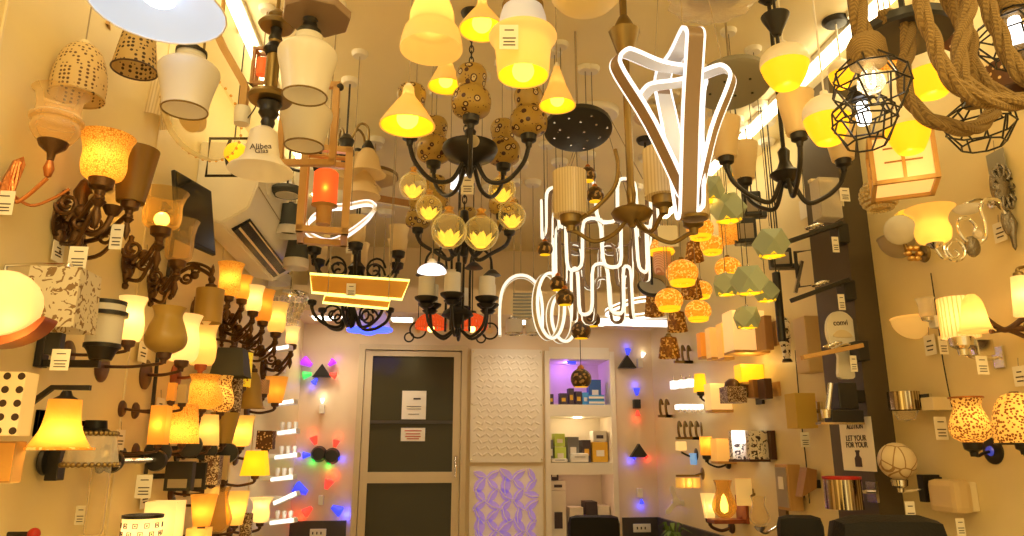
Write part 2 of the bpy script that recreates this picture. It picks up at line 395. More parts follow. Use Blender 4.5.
def sconce(px, py, wall, so, kind, w, h, mat, label, lit=0, up=True, metal='bronze', plate='round', pd=0, pz=None, pr=12, name='wall_lamp', cat='wall lamp', group=None, seg=28, rimm=None, lcol=WARM, bz=0, tag=None, armr=1.6, arc=8, hw=None, topring=None, bulb=None, pm=None):
    t = T(name, px, py, None, label, cat, group, wall, so)
    pf = prof(kind, w, h)
    sh = t.lathe('shade', mat, pf, seg=seg, smooth=seg > 6)
    if rimm:
        z = pf[-1] if up else pf[0]
        rim(t, z[0], z[1], rimm, sh, .8)
    if topring: rim(t, pf[-1][0], pf[-1][1], topring, sh, 1); rim(t, pf[0][0], pf[0][1], topring, sh, 1)
    hw = hw or max(6, pf[0 if up else -1][0] * 1.4)
    zc = -h / 2 if up else h / 2
    holder(t, zc, hw, metal, d=1 if up else -1)
    d = 1 if up else -1
    ze = zc - d * hw * .7
    wv = {'L': V((-1, 0, 0)), 'R': V((1, 0, 0)), 'C': V((1, 0, 0)), 'B': V((0, 1, 0))}[wall]
    side = V((0, 1, 0)) if wall != 'B' else V((1, 0, 0))
    pz = ze - d * 2 if pz is None else pz
    w0 = wv * (t.so - 2) + side * pd + V((0, 0, pz))
    end = V((0, 0, ze))
    mid = (w0 + end) / 2 + V((0, 0, -d * arc))
    t.tube('arm', metal, [w0, w0 * .8 + end * .2 + V((0, 0, -d * arc * .6)), mid, end + wv * hw * .25 + V((0, 0, -d * arc * .5)), end + V((0, 0, d))], armr, sm=5)
    rot = {'L': RY(PI / 2), 'R': RY(-PI / 2), 'C': RY(-PI / 2), 'B': RX(PI / 2)}[wall]
    if plate == 'ornate':
        bm = bmesh.new(); c0 = w0 * .45 + end * .55 + V((0, 0, -d * arc * .4)); R_ = max(5, hw * .5)
        for q, (o_, sg) in enumerate(((V((0, 0, -d * R_ * .9)), 1), (wv * R_ * 1.2 + V((0, 0, d * R_ * .6)), -1))):
            tube(bm, [c0 + o_ + wv * (R_ * (1 - i / 15) * math.cos(sg * i * .75)) + V((0, 0, R_ * (1 - i / 15) * math.sin(sg * i * .75))) for i in range(13)], armr * .75, 6, sm=2)
        sphere(bm, armr * 2.2, c0, 1, 10); sphere(bm, armr * 1.8, end + V((0, 0, -d * 2)), 1, 10)
        lathe(bm, [(0, ze - d * hw * 1.5), (hw * .1, ze - d * hw * 1.3), (hw * .2, ze - d * hw * .9), (hw * .1, ze - d * hw * .5), (hw * .3, ze - d * hw * .25), (0, ze)], 12)
        tube(bm, [w0 + V((0, 0, -d * hw)), (w0 + end) / 2 + V((0, 0, -d * hw * 1.5)), end + wv * hw * .3 + V((0, 0, -d * hw * 1.1)), end + V((0, 0, -d * hw * .4))], armr * .8, 6, sm=5)
        t.add('scrollwork', metal, bm)
    w1 = wv * t.so + side * pd + V((0, 0, pz))
    pm = pm or metal
    if plate == 'round': t.lathe('back_plate', pm, [(pr, 0), (pr, 1.5), (pr * .8, 3), (pr * .35, 3.6), (0, 3.8)], w1, rot=rot)
    elif plate == 'rect': t.box('back_plate', pm, (3, pr * 1.5, pr * 2.4) if wall != 'B' else (pr * 1.5, 3, pr * 2.4), w1 - wv * 1.5, .6)
    elif plate == 'oval': t.lathe('back_plate', pm, [(pr, 0), (pr, 1.5), (pr * .75, 4), (pr * .3, 5), (0, 5.5)], w1, rot=Matrix.Scale(1.9, 4, (0, 0, 1)) @ rot)
    elif plate == 'ornate':
        bm = bmesh.new()
        lathe(bm, [(pr, 0), (pr * .95, 2), (pr * .6, 4), (pr * .5, 5.5), (0, 6)], 20, TR(*w1) @ Matrix.Scale(1.5, 4, (0, 0, 1)) @ rot)
        lathe(bm, [(0, -pr * 2.6), (pr * .22, -pr * 2.5), (pr * .3, -pr * 2.2), (pr * .16, -pr * 2), (pr * .5, -pr * 1.3), (pr * .4, -pr * .8), (0, -pr * .6)], 12, TR(*(w1 - wv * 2)))
        lathe(bm, [(0, pr * 2.2), (pr * .25, pr * 2.0), (pr * .2, pr * 1.7), (pr * .45, pr * 1.3), (0, pr)], 12, TR(*(w1 - wv * 2)))
        for sg in (-1, 1):
            tube(bm, [w1 - wv * 3 + side * sg * pr * a + V((0, 0, pr * b)) for a, b in ((.2, -1.2), (.9, -1), (1.1, -.3), (.7, .1), (.5, -.3), (.8, -.5))], pr * .13, 6, sm=4)
        t.add('back_plate', pm, bm)
    if bulb: t.ball('bulb', bulb, w * .16, (0, 0, bz))
    if lit: t.light(lit * .5, lcol, (0, -w * .12, bz + (w * .16 + 2 if bulb else 0)))
    if tag: t.tag(tag[:3], *(tag[3:]))
    return t

def struct(name, bm, mat, smooth=False, k=1):
    o = mobj(name, bm, mat, None, k, smooth); o['kind'] = 'structure'; return o
def bx(x0, x1, y0, y1, z0, z1, bm=None): return box(bm or bmesh.new(), (x1 - x0, y1 - y0, z1 - z0), ((x0 + x1) / 2, (y0 + y1) / 2, (z0 + z1) / 2))

# ------------------------------------------------------------------ room shell
struct('floor', bx(XL - .1, XR + .1, YF, YB + .5, -.1, 0), 'floor_tile')
struct('ceiling', bx(XL - .1, XR + .1, YF, YB + .5, CEIL, CEIL + .1), 'ceiling_paint')
struct('wall_left', bx(XL - .1, XL, YF, YB + .5, 0, CEIL), 'wall_paint')
struct('wall_right', bx(XR, XR + .1, YF, YB + .5, 0, CEIL), 'wall_paint')
for i, y in enumerate((1.35, 2.15, 2.95, 3.75)):
    struct('trim_%d' % (i + 1), bx(XL, XL + .004, y, y + .006, 0, CEIL), 'cream_plastic')
def zb(py, px=480): return P(px, py, YB)[0].z
def xb(px, py=430): return P(px, py, YB)[0].x
nx0, nx1, nz1 = xb(545), xb(616), zb(350)
dx0, dx1, dz1 = xb(356), xb(466), zb(347)
b = bmesh.new()
bx(XL, nx0, YB, YB + .1, 0, CEIL, b); bx(nx1, XR, YB, YB + .1, 0, CEIL, b); bx(nx0, nx1, YB, YB + .1, nz1, CEIL, b); bx(nx0, nx1, YB + .4, YB + .45, 0, nz1, b)
struct('wall_back', b, 'wall_back_paint')
zs = zb(327)
struct('wall_soffit', bx(XL, XR, YB - .5, YB, zs, zs + .16), 'wall_back_paint')
zw = zb(519)
struct('baseboard_back', bx(nx1 + .02, XR, YB - .02, YB, 0, zw, bx(XL, dx0 - .03, YB - .02, YB, 0, zw)), 'wainscot')
struct('baseboard_right', bx(XR - .02, XR, 2.7, YB, 0, zw), 'wainscot')
# dark column on the long wall
ya = PX(897, 450, XR)[0].y; COLX = P(872, 450, ya)[0].x; yc2 = PX(832, 450, COLX)[0].y
struct('column_right', bx(COLX, XR, ya, yc2, 0, CEIL), 'column_paint')
# door
d = bmesh.new(); fw = .07
bx(dx0, dx0 + fw * .55, YB - .05, YB, 0, dz1 - fw * .5, d); bx(dx1 - fw * .55, dx1, YB - .05, YB, 0, dz1 - fw * .5, d); bx(dx0, dx1, YB - .05, YB, dz1 - fw * .5, dz1, d)
door = struct('door_1', d, 'door_frame')
d = bmesh.new(); a0, a1 = dx0 + fw * .6, dx1 - fw * .6; zt = dz1 - fw * .6; zm = zb(477)
q0, q1 = a0 + fw * .7, a1 - fw * .7; bx(a0, q0, YB - .04, YB - .01, 0, zt, d); bx(q1, a1, YB - .04, YB - .01, 0, zt, d); bx(q0, q1, YB - .04, YB - .01, zt - fw * .5, zt, d); bx(q0, q1, YB - .04, YB - .01, zm - .035, zm + .035, d); bx(q0, q1, YB - .04, YB - .01, .05, .2, d)
mobj('leaf_frame', d, 'door_frame', door, smooth=False)
mobj('glass', bx(a0 + .04, a1 - .04, YB - .028, YB - .02, .2, zt - .03), 'door_glass', door, smooth=False)
mobj('rail_bar', bx(a0 + .05, a1 - .05, YB - .045, YB - .03, zb(424), zb(421)), 'wainscot', door, smooth=False)
b = bmesh.new(); hx = a1 - .025
tube(b, [(hx, YB - .04, zb(475)), (hx, YB - .08, zb(476)), (hx, YB - .08, zb(457)), (hx, YB - .04, zb(456))], .008)
mobj('handle', b, 'chrome', door)
for i, (x0, y0, x1, y1) in enumerate(((402, 391, 426, 419), (401, 428, 425, 441))):
    t = T('paper_notice', (x0 + x1) / 2, (y0 + y1) / 2, None, ('tall cream paper notice taped to the dark door glass', 'small wide paper notice with red writing on the dark door glass')[i], 'notice', None, 'B', .034)
    w, h = x1 - x0, y1 - y0
    s_ = t.box('sheet', 'paper', (w, .3, h))
    b = bmesh.new()
    if i == 0:
        box(b, (w * .3, .2, 1.6), (w * .12, -.3, h * .22))
        for z in (-.05, -.14, -.32): box(b, (w * (.6 if z > -.3 else .45), .2, .5), (0, -.3, h * z))
    else:
        for z, ww in ((.28, .7), (.05, .6), (-.15, .64), (-.32, .5)): box(b, (w * ww, .2, .9), (0, -.3, h * z))
    t.add('writing', 'ink' if i == 0 else 'red_ink', b, s_, False)

# ceiling LED profiles
for nm, pa, pb, lb in (('led_batten', (236, 0), (258, 58), 'slim bright LED batten on the ceiling above the air conditioner wall'), ('led_batten', (858, 20), (740, 140), 'slim bright LED batten running along the ceiling towards the hanging cage lamps')):
    A = PZ(*pa, CEIL - .02)[0]; B = PZ(*pb, CEIL - .02)[0]
    x = (A.x + B.x) / 2
    e = bpy.data.objects.new(nm, None); C.objects.link(e); e.location = (x, 1.8, CEIL); e['label'] = lb; e['category'] = 'ceiling light'; e['group'] = 'LED battens on the ceiling'
    mobj('housing', box(bmesh.new(), (.04, 4.4, .02), (0, 0, -.01)), 'white_metal', e, smooth=False)
    mobj('diffuser', box(bmesh.new(), (.026, 4.36, .034), (0, 0, -.037)), 'led_strip', e, smooth=False)
# soffit downlights
for i, px in enumerate((316, 346, 398, 520, 600)):
    p = P(px, 430, YB - .3)[0]
    e = bpy.data.objects.new('recessed_downlight', None); C.objects.link(e); e.location = (p.x, YB - .28, zs)
    e['label'] = ('recessed square downlight in the soffit beside the coloured wall lights', 'recessed square downlight in the soffit second from the long lamp wall', 'recessed square downlight in the soffit above the door', 'recessed square downlight in the soffit above the carved white panel', 'recessed square downlight in the soffit above the shelves')[i]; e['category'] = 'downlight'; e['group'] = 'downlights in the soffit'
    mobj('bezel', box(bmesh.new(), (.16, .16, .008), (0, 0, -.004)), 'white_metal', e, smooth=False)
    mobj('diffuser', box(bmesh.new(), (.13, .13, .006), (0, 0, -.01)), 'downlight', e, smooth=False)
    l = bpy.data.lights.new('downlight_lamp', 'SPOT'); l.energy = 4.5; l.color = (1, .80, .55); l.spot_size = 2.2; l.spot_blend = .8; l.shadow_soft_size = .05
    o = bpy.data.objects.new('downlight_lamp', l); C.objects.link(o); o.parent = e; o.location = (0, 0, -.03)

# ------------------------------------------------------------------ hanging lamps, first the group by the lamp wall
t = T('dish_pendant_lamp', 158, 9, 1.3, 'large round white enamel dish lamp glowing cool white high above the lamp wall', 'pendant lamp')
pf = [(64, 0), (63, 2), (48, 11), (30, 18), (14, 22), (8, 26), (0, 26)]
sh = t.lathe('shade', 'enamel_white', pf, seg=40); rim(t, 64, 0, 'white_metal', sh, 1)
t.lathe('diffuser', 'bulb_white', [(0, 7), (12, 7.5), (15, 10), (12, 15), (0, 16)])
t.light(.12, (.85, .93, 1), (0, 0, 3), .01); t.cord(25, 'cord', .8)

t = T('star_lantern', 78, 18, 1.8, 'square tapered paper lantern with triangle pattern beside the big white dish lamp', 'pendant lamp', rz=-YAW + .42)
sh = t.lathe('shade', 'star_paper', [(44, -16), (20, 30)], seg=4, smooth=False)
t.lathe('bottom_ring', 'light_wood', [(44, -18), (46, -18), (46, -15), (43, -15), (43, -18)], seg=4, smooth=False)
t.lathe('top_plate', 'light_wood', [(0, 29), (21, 29), (21, 31), (0, 31)], seg=4, smooth=False); t.cord(30)
bm = bmesh.new()
for q in range(4):
    for r_ in range(3):
        for c_ in range(5 - r_):
            w_ = 44 - r_ * 8; zz = -10 + r_ * 13
            rr = (44 - (zz + 16) / 46 * 24) * .7071 + .4
            prism(bm, [(-4.5, -5), (4.5, -5), (0, 5)], .5, RZ(q * PI / 2) @ TR((c_ - (4 - r_) / 2) * 11, -rr, zz) @ RX(-.36))
t.add('triangle_pattern', 'wood', bm, sh, False)

pendant('beehive_pendant', 81, 71, 1.56, 'beehive', 50, 58, 'dotted_fabric', 'cream beehive pendant shade with small brown dots below the paper lantern', cap='cream_plastic', capw=14, caph=5, rimm='dotted_dark')
pendant('dotted_drum_pendant', 137, 52, 1.75, 'taper', 42, 40, 'dotted_dark', 'small drum pendant shade with dark spots tucked under the white dish lamp', cap='iron', capw=12, rimm='dark_wood')
pendant('ribbed_pendant', 152, 100, 2.1, 'taper', 42, 46, 'ribbed_glass', 'ribbed cream glass pendant shade half hidden behind the milk glass jar by the lamp wall', cap='cream_plastic', capw=12)
pendant('milk_glass_pendant', 188, 82, 1.5, 'jar', 58, 62, 'milk_glass', 'milk glass jar pendant with brass rim directly below the white dish lamp', rimm='antique_brass', cap='iron', capw=30, caph=9, group='milk glass jar pendants', bulb='white_glass')
t = pendant('milk_glass_pendant', 307, 66, 1.42, 'jar', 58, 66, 'milk_glass', 'larger milk glass jar pendant with brass rim hanging above the wooden frame', rimm='antique_brass', cap='iron', capw=24, caph=16, group='milk glass jar pendants', bulb='white_glass', canopy=None)
t.lathe('ceiling_plate', 'led_brown', [(0, 52), (34, 53), (35, 55), (35, 61), (0, 63)], (6, 0, 0), seg=8); t.lathe('boss', 'iron', [(0, 47), (5, 48), (8, 53), (0, 54)]); t.tube('stem', 'iron', [(6, 0, 62), (6, 0, t.top)], 2)
pendant('milk_glass_pendant', 306, 122, 1.72, 'jar', 51, 52, 'milk_glass', 'lower milk glass jar pendant with brass rim inside the wooden frame', rimm='antique_brass', cap='iron', capw=20, caph=8, group='milk glass jar pendants', bulb='white_glass', canopy=None)

t = T('clear_glass_dish', 196, 118, 1.95, 'wide clear glass dish lamp with beaded rim behind the milk glass jar', 'ceiling lamp', rz=-YAW)
mt = RX(-.85) @ RY(.3)
pf = [(0, -12), (14, -12), (30, -7), (44, 2), (47, 6), (46, 7)]
sh = t.lathe('dish', 'globe_glass', pf, seg=40, rot=mt)
bm = bmesh.new()
for i in range(36): sphere(bm, 1.5, mt @ V((47 * math.cos(i * PI / 18), 47 * math.sin(i * PI / 18), 7)), 1, 8)
t.add('beaded_rim', 'amber_glass', bm, sh); t.lathe('centre_glass', 'cream_glass', [(0, -11), (12, -10), (14, -2), (8, 6), (0, 6)], rot=mt); t.cord(5, 'antique_brass', 1.2)

t = T('bent_arm_lamp', 246, 80, 1.62, 'bent wooden arm lamp with white socket beside the white dish lamp', 'pendant lamp')
t.add('arm', 'light_wood', sweep(bmesh.new(), [(-32, 0, 48), (-26, 0, 36), (-4, 0, 0), (0, 0, -8), (0, 0, -30)], rect(7, 7)), smooth=False)
t.lathe('socket', 'white_plastic', [(0, -30), (7, -30), (8, -34), (7.5, -48), (0, -48)]); t.cord(46, 'light_wood', 2, xy=(-31, 0))
t.tube('cable', 'dark_cord', [(3, -3, -4), (12, -4, -14), (14, -4, -30), (6, -3, -44)], .6, sm=5)

t = T('brass_rod_pendant', 271, 88, 1.55, 'brass rod pendant with dark collars and white printed bell glass by the air conditioner', 'pendant lamp')
t.lathe('rod', 'antique_brass', [(6, -10), (6.5, 52), (0, 54)])
t.lathe('upper_collar', 'iron', [(0, 36), (8, 37), (11, 42), (9, 46), (6, 50), (7, 55), (5, 60), (6, 66), (0, 67)])
t.lathe('top_disc', 'antique_brass', [(0, 66), (16, 67), (18, 70), (16, 73), (5, 76), (9, 82), (4, 88), (0, 90)]); t.cord(88, 'antique_brass', 2)
t.lathe('lower_disc', 'antique_brass', [(0, -16), (20, -15), (22, -12), (20, -8), (6, -6), (0, -6)])
t.lathe('socket', 'iron', [(0, -44), (5, -44), (7, -38), (6, -34), (10, -28), (9, -24), (12, -18), (10, -15), (0, -15)])
sh = t.lathe('bell_shade', 'white_glass', [(0, -44), (8, -44), (13, -48), (15, -62), (17, -74), (24, -83), (30, -87), (31, -89)], (-3, 0, 0), seg=36)
def text(t, s_, size, at, mat, parent=None, rot=(PI / 2, 0, 0), ext=.15):
    cu = bpy.data.curves.new('lettering', 'FONT'); cu.body = s_; cu.size = size * t.k; cu.align_x = 'CENTER'; cu.align_y = 'CENTER'; cu.extrude = ext * t.k; cu.offset = .012 * size * t.k
    cu.materials.append(M[mat]); o0 = bpy.data.objects.new('lettering_curve', cu); C.objects.link(o0); bpy.context.view_layer.update(); me = bpy.data.meshes.new_from_object(o0.evaluated_get(bpy.context.evaluated_depsgraph_get())); bpy.data.objects.remove(o0); o = bpy.data.objects.new('lettering', me); C.objects.link(o); o.parent = parent or t.e; o.location = V(at) * t.k; o.rotation_euler = rot; return o
text(t, 'Alibea', 8, (2, -18.3, -71), 'ink', sh, (PI / 2 - .12, -.1, .15)); text(t, 'Glas', 7, (4, -20.5, -76.5), 'ink', sh, (PI / 2 - .2, -.1, .2))

t = T('wood_frame_pendant', 308, 118, 1.85, 'wooden square frame pendant around the lower milk glass jar', 'pendant lamp')
b = bmesh.new(); box(b, (6, 6, 84), (-25, 0, -6)); box(b, (6, 6, 84), (27, 0, -6)); box(b, (58, 6, 6), (1, 0, -48)); box(b, (58, 6, 6), (1, 0, 36))
t.add('frame', 'light_wood', b, smooth=False); t.ball('knob', 'iron', 4, (30, 0, 34)); t.cord(38)

t = T('wood_box_pendant', 262, 68, 2.15, 'small open wooden box pendant below the LED batten end', 'pendant lamp')
b = bmesh.new()
for x in (-7, 7): box(b, (3, 3, 40), (x, -5, 0)); box(b, (3, 3, 40), (x, 6, 0))
for z in (-19, 19): box(b, (17, 3, 3), (0, -5, z)); box(b, (17, 3, 3), (0, 6, z)); box(b, (3, 14, 3), (-7, 0, z)); box(b, (3, 14, 3), (7, 0, z))
t.add('frame', 'wood', b, smooth=False); t.lathe('candle', 'candle_orange', [(0, -8), (5, -8), (5, 10), (0, 10)]); t.cord(19)

t = T('box_lantern', 325, 196, 2.1, 'open wooden box lantern holding an orange candle light', 'pendant lamp', rz=-YAW + .25)
b = bmesh.new(); W_ = 21
for x in (-W_, W_):
    for y in (-W_, W_): box(b, (7, 7, 88), (x, y, 0))
for z in (-42, 42):
    for s_ in (-W_, W_): box(b, (2 * W_ + 7, 6, 6), (0, s_, z)); box(b, (6, 2 * W_ + 7, 6), (s_, 0, z))
t.add('frame', 'light_wood', b, smooth=False)
t.lathe('candle', 'candle_orange', [(0, -10), (12, -10), (12, 24), (10, 26), (0, 26)]); t.lathe('candle_dish', 'light_wood', [(0, -30), (7, -30), (8, -12), (13, -10), (0, -10)])
t.tube('top_bar', 'light_wood', [(-W_, 0, 42), (W_, 0, 42)], 2.5); t.light(.12, (1, .3, .06), (0, -14, 5)); t.cord(42)

t = T('wire_frame_pendant', 233, 157, 2.3, 'black wire rectangle pendant with a round yellow lit globe by the air conditioner', 'pendant lamp')
t.tube('frame', 'iron', [(-25, 0, -20), (25, 0, -20), (25, 0, 20), (-25, 0, 20)], 1.7, closed=True)
t.ball('globe', 'lit_yellow', 12, (3, 0, 3)); t.tube('curved_arm', 'iron', [(-4, 0, 20), (-6, -3, 4), (-2, -5, -12), (4, -3, -20)], 1.6, sm=5); t.cord(20, 'dark_cord')

t = T('swan_neck_chandelier', 346, 150, 2.6, 'small dark chandelier with brass swan neck and white bell glasses beside the cone lamps', 'chandelier')
t.lathe('body', 'iron', [(0, -20), (5, -18), (4, -10), (9, -4), (6, 4), (8, 10), (4, 16), (0, 18)]); t.cord(17, 'dark_cord', 1)
for i, (dx, dy, dz, s_) in enumerate(((23, -5, -2, 1), (14, 18, -8, .9), (-12, 14, -4, .9))):
    a = t.tube('arm', 'antique_brass', [(0, 0, -4), (dx * .3, dy * .3, 16), (dx * .6, dy * .6, 27), (dx * .95, dy, 22), (dx, dy, 8)], 1.3, sm=5)
    t.lathe('holder', 'iron', [(0, 10), (3, 9), (6, 3), (6.5, 0), (0, 0)], (dx, dy, dz), parent=a)
    t.lathe('glass_shade', 'cream_glass', [(6, 0), (11, -8), (14, -20), (19, -26)], (dx, dy, dz), parent=a)
t.lathe('lower_glass', 'cream_glass', [(6, 0), (14, -6), (18, -16)], (18, 4, -32))

# central bells and cones
t = pendant('frosted_bell_pendant', 432, 24, 1.4, 'skirtbell', 62, 58, 'frost_yellow', 'frosted bell pendant glowing yellow at the top above the flower chandelier', lit=.16, bz=14, cap='antique_brass', capw=20)
t = T('frosted_bell_pendant', 523, 42, 1.35, 'white bell pendant with wide flange and price tag in the middle of the ceiling', 'pendant lamp')
t.lathe('lower_glass', 'frost_yellow', spl([(25, -38), (26, -30), (27, -16), (29, -4), (34, 4), (33, 8)], 4), seg=36)
t.lathe('upper_glass', 'upper_glass', spl([(33, 8), (27, 10), (25, 15), (23, 28), (20, 38)], 4), seg=36)
t.lathe('inner_reflector', 'lit_yellow', [(24.5, -37), (20, -26), (10, -18), (0, -17)], seg=32); t.ball('bulb', 'bulb_yellow', 11, (0, 0, -32)); t.light(.05, WARM, (0, 0, -10))
t.lathe('cap', 'brown_glass', [(21, 36), (21, 42), (12, 48), (0, 50)]); t.cord(49)
t.tag((-14, -33, -15), 18, 26)
pendant('dome_pendant', 482, 15, 1.65, 'flatcone', 46, 34, 'cone_cream', 'small copper toned dome pendant glowing yellow between the two frosted bells', cap='copper', liner='lit_yellow', bulb='bulb_yellow', bz=-9, br=10, lit=.12)
t = T('bowl_ceiling_lamp', 586, -4, 1.25, 'white glass bowl ceiling lamp cut off at the top of the view', 'ceiling lamp')
t.lathe('bowl', 'frost_yellow', [(0, -16), (16, -14), (28, -8), (35, 0), (36, 6), (34, 9)], seg=36); t.lathe('rim', 'antique_brass', [(34, 9), (37, 9), (37, 12), (0, 14)], seg=36); t.cord(13, 'antique_brass', 2)
pendant('cone_pendant', 446, 70, 2.0, 'cone', 36, 37, 'cone_cream', 'small cream cone pendant with yellow light above the flower chandelier chain', cap='white_plastic', capw=5, caph=4, liner='lit_yellow', bulb='bulb_yellow', bz=-12, br=7, lit=.06, group='cream cone pendants', canopy='white_plastic')
pendant('cone_pendant', 408, 107, 1.62, 'flatcone', 55, 42, 'cone_cream', 'widest cream cone pendant with yellow light on the swan neck chandelier side', cap='white_plastic', capw=9, caph=5, liner='lit_yellow', bulb='bulb_yellow', bz=-12, br=11, lit=.08, group='cream cone pendants')
pendant('cone_pendant', 557, 86, 1.85, 'cone', 37, 44, 'cone_cream', 'cream cone pendant with yellow light in front of the black perforated plate', cap='white_plastic', capw=5, caph=4, liner='lit_yellow', bulb='bulb_yellow', bz=-15, br=7, lit=.06, group='cream cone pendants')

# ------------------------------------------------------------------ chandeliers
def chandelier(px, py, Y, label, angs, R, hz, dip, kind, w, h, shade, metal, body, lit=0, armr=2, hw=15, chain=True, rodr=1, shz=0, name='chandelier', group=None, rimm=None, finial=True, scroll=0, lcol=WARM, down=False, armz=None):
    t = T(name, px, py, Y, label, 'chandelier', group)
    t.lathe('body', metal, body)
    zt = max(z for r, z in body); zb_ = min(z for r, z in body)
    for a in angs:
        A = math.radians(a); u = V((math.cos(A), math.sin(A), 0)); e = u * R
        z0 = (zb_ * .4 + zt * .0) if armz is None else armz
        pts = [u * 6 + V((0, 0, z0)), u * R * .3 + V((0, 0, z0 - dip * .55)), u * R * .62 + V((0, 0, hz - dip)), u * R * .9 + V((0, 0, hz - dip * .65)), e + V((0, 0, hz - hw * .7))]
        arm = t.tube('arm', metal, pts, armr, sm=6)
        if scroll:
            c = [u * R * .45 + V((0, 0, hz - dip * .5)) + u * (scroll * (1 - i / 16) * math.cos(i * .7)) + V((0, 0, scroll * (1 - i / 16) * math.sin(i * .7))) for i in range(13)]
            t.tube('scroll', metal, c, armr * .7, sm=2, parent=arm)
        holder(t, hz, hw, metal, (e.x, e.y), parent=arm)
        if shade:
            pf = prof(kind, w, h, hz)
            if down: pf = prof(kind, w, h, hz - h - hw * .2)
            s_ = t.lathe('glass_shade', shade, pf, (e.x, e.y, 0), parent=arm)
            if rimm: rim(t, pf[-1][0], pf[-1][1], rimm, s_, .7, (e.x, e.y))
            if lit: t.light(lit, lcol, (e.x, e.y, hz + h * .4))
    if chain:
        bm = bmesh.new(); z = zt; i = 0
        while z < t.top - 4:
            tube(bm, [(2.2 * math.cos(q * PI / 5) * (1 if i % 2 else 0), 2.2 * math.cos(q * PI / 5) * (0 if i % 2 else 1), z + 4 + 4.5 * math.sin(q * PI / 5)) for q in range(10)], .7, 5, True); z += 6.5; i += 1
        t.add('chain', metal, bm)
    else: t.tube('rod', metal, [(0, 0, zt - 1), (0, 0, t.top - 2)], rodr)
    t.lathe('canopy', metal, [(0, t.top - 9), (5, t.top - 9), (11, t.top - 3), (12, t.top), (0, t.top)])
    return t
t = chandelier(470, 150, 2.1, 'black chandelier with gourd shaped glass shades in brown flower mosaic', [-86, -20, 58, 132, 204], 62, 6, 44, 'hourglass', 37, 50, 'flower_mosaic', 'iron',
    [(0, -26), (3, -25), (5, -20), (3, -17), (10, -14), (24, -8), (28, 0), (27, 4), (14, 8), (5, 12), (6, 20), (3, 24), (0, 24)], armr=2.2, hw=16)
t.ball('crystal_ball', 'crystal_ball', 6, (5, -30, -4))
t = chandelier(632, 215, 1.75, 'tall brass chandelier with ribbed glass cylinders and crown shaped rod', [-72, 4, 183], 62, -2, 26, 'cyl', 34, 46, 'ribbed_glass', 'antique_brass',
    [(0, -14), (3, -13), (5, -9), (18, -4), (21, 2), (19, 5), (8, 7), (4, 12), (5, 22), (4, 30), (0, 30)], armr=2.2, hw=22, chain=False, rodr=4)
t.lathe('crown', 'antique_brass', [(0, 175), (7, 176), (10, 184), (15, 200), (17, 206), (13, 207), (9, 216), (5, 224), (0, 226)], (0, 0, 0), seg=10)
t.tube('curved_pipe', 'antique_brass', [(-16, -10, 66), (-14, -12, 48), (-18, -10, 26), (-36, -6, 6), (-54, -2, -6)], 2.2, sm=6)
t = chandelier(786, 176, 1.9, 'black chandelier with upright cream glass cups on the column side', [-98, 2, 112, 184], 60, 18, 40, 'flare', 34, 40, 'cream_glass', 'iron',
    [(0, -14), (3, -12), (3, -8), (10, -4), (16, 2), (8, 8), (5, 16), (6, 26), (3, 30), (0, 30)], armr=2.4, hw=16, chain=False, rodr=2.2)
# candle chandelier
t = T('candle_chandelier', 458, 292, 3.2, 'black iron candle chandelier with white candles and tall arched hoops', 'chandelier')
t.lathe('body', 'iron', [(0, -46), (3, -44), (2, -38), (5, -30), (16, -24), (14, -20), (4, -14), (3, 30), (0, 32)])
for a in (-95, -30, 30, 90, 150, 210):
    A = math.radians(a); u = V((math.cos(A), math.sin(A), 0)); R_ = 34
    arm = t.tube('arm', 'iron', [u * 4 + V((0, 0, -38)), u * 16 + V((0, 0, -46)), u * 30 + V((0, 0, -36)), u * R_ + V((0, 0, -16))], 1.5, sm=5)
    t.lathe('candle_dish', 'iron', [(0, -16), (6, -15), (11, -11), (11.5, -9), (0, -10)], (u.x * R_, u.y * R_, 0), parent=arm)
    t.lathe('lower_dish', 'iron', [(0, -20), (5, -19), (8, -16), (0, -17)], (u.x * R_, u.y * R_, 0), parent=arm)
    t.lathe('candle', 'white_plastic', [(0, -10), (8, -10), (8, 11), (0, 11)], (u.x * R_, u.y * R_, 0), parent=arm)
for a in (-60, 0, 180, 240):
    A = math.radians(a); u = V((math.cos(A), math.sin(A), 0))
    t.tube('hoop', 'iron', [u * 12 + V((0, 0, -40)), u * 12 + V((0, 0, 26)), u * 16 + V((0, 0, 40)), u * 24 + V((0, 0, 44)), u * 32 + V((0, 0, 36)), u * 34 + V((0, 0, 22))], 1.2, sm=5)
    t.lathe('hoop_dish', 'iron', [(0, 16), (9, 17), (4, 22), (0, 24)], (u.x * 34, u.y * 34, 0))
t.cord(30, 'iron', 1.5, 'iron'); t.tag((-6, -18, 10), 10, 18)
chandelier(464, 236, 2.75, 'black chandelier with olive mosaic glass shades behind the lotus globes', [-120, -40, 25, 90, 165], 50, 12, 26, 'hourglass', 26, 34, 'flower_mosaic', 'iron', [(0, -22), (4, -20), (3, -12), (12, -6), (6, 0), (4, 26), (0, 28)], armr=2, hw=12).tag((6, -52, 34), 12, 18)
chandelier(357, 262, 3.4, 'black chandelier with curled arms and cream cups above the gold panel lamp', [-80, -20, 40, 100, 160, 220], 46, 6, 30, 'cup', 22, 26, 'cream_glass', 'iron', [(0, -26), (3, -24), (4, -14), (9, -6), (4, 0), (3, 26), (0, 28)], armr=1.6, hw=14, chain=False, scroll=12).tag((0, -30, 8), 9, 14)
chandelier(352, 307, 3.7, 'black curly chandelier without shades low over the door corner', [-90, -30, 30, 150, 210], 40, 2, 22, 'cup', 18, 20, None, 'iron', [(0, -22), (3, -20), (6, -8), (3, 0), (3, 22), (0, 24)], armr=1.6, hw=9, chain=False, scroll=10)
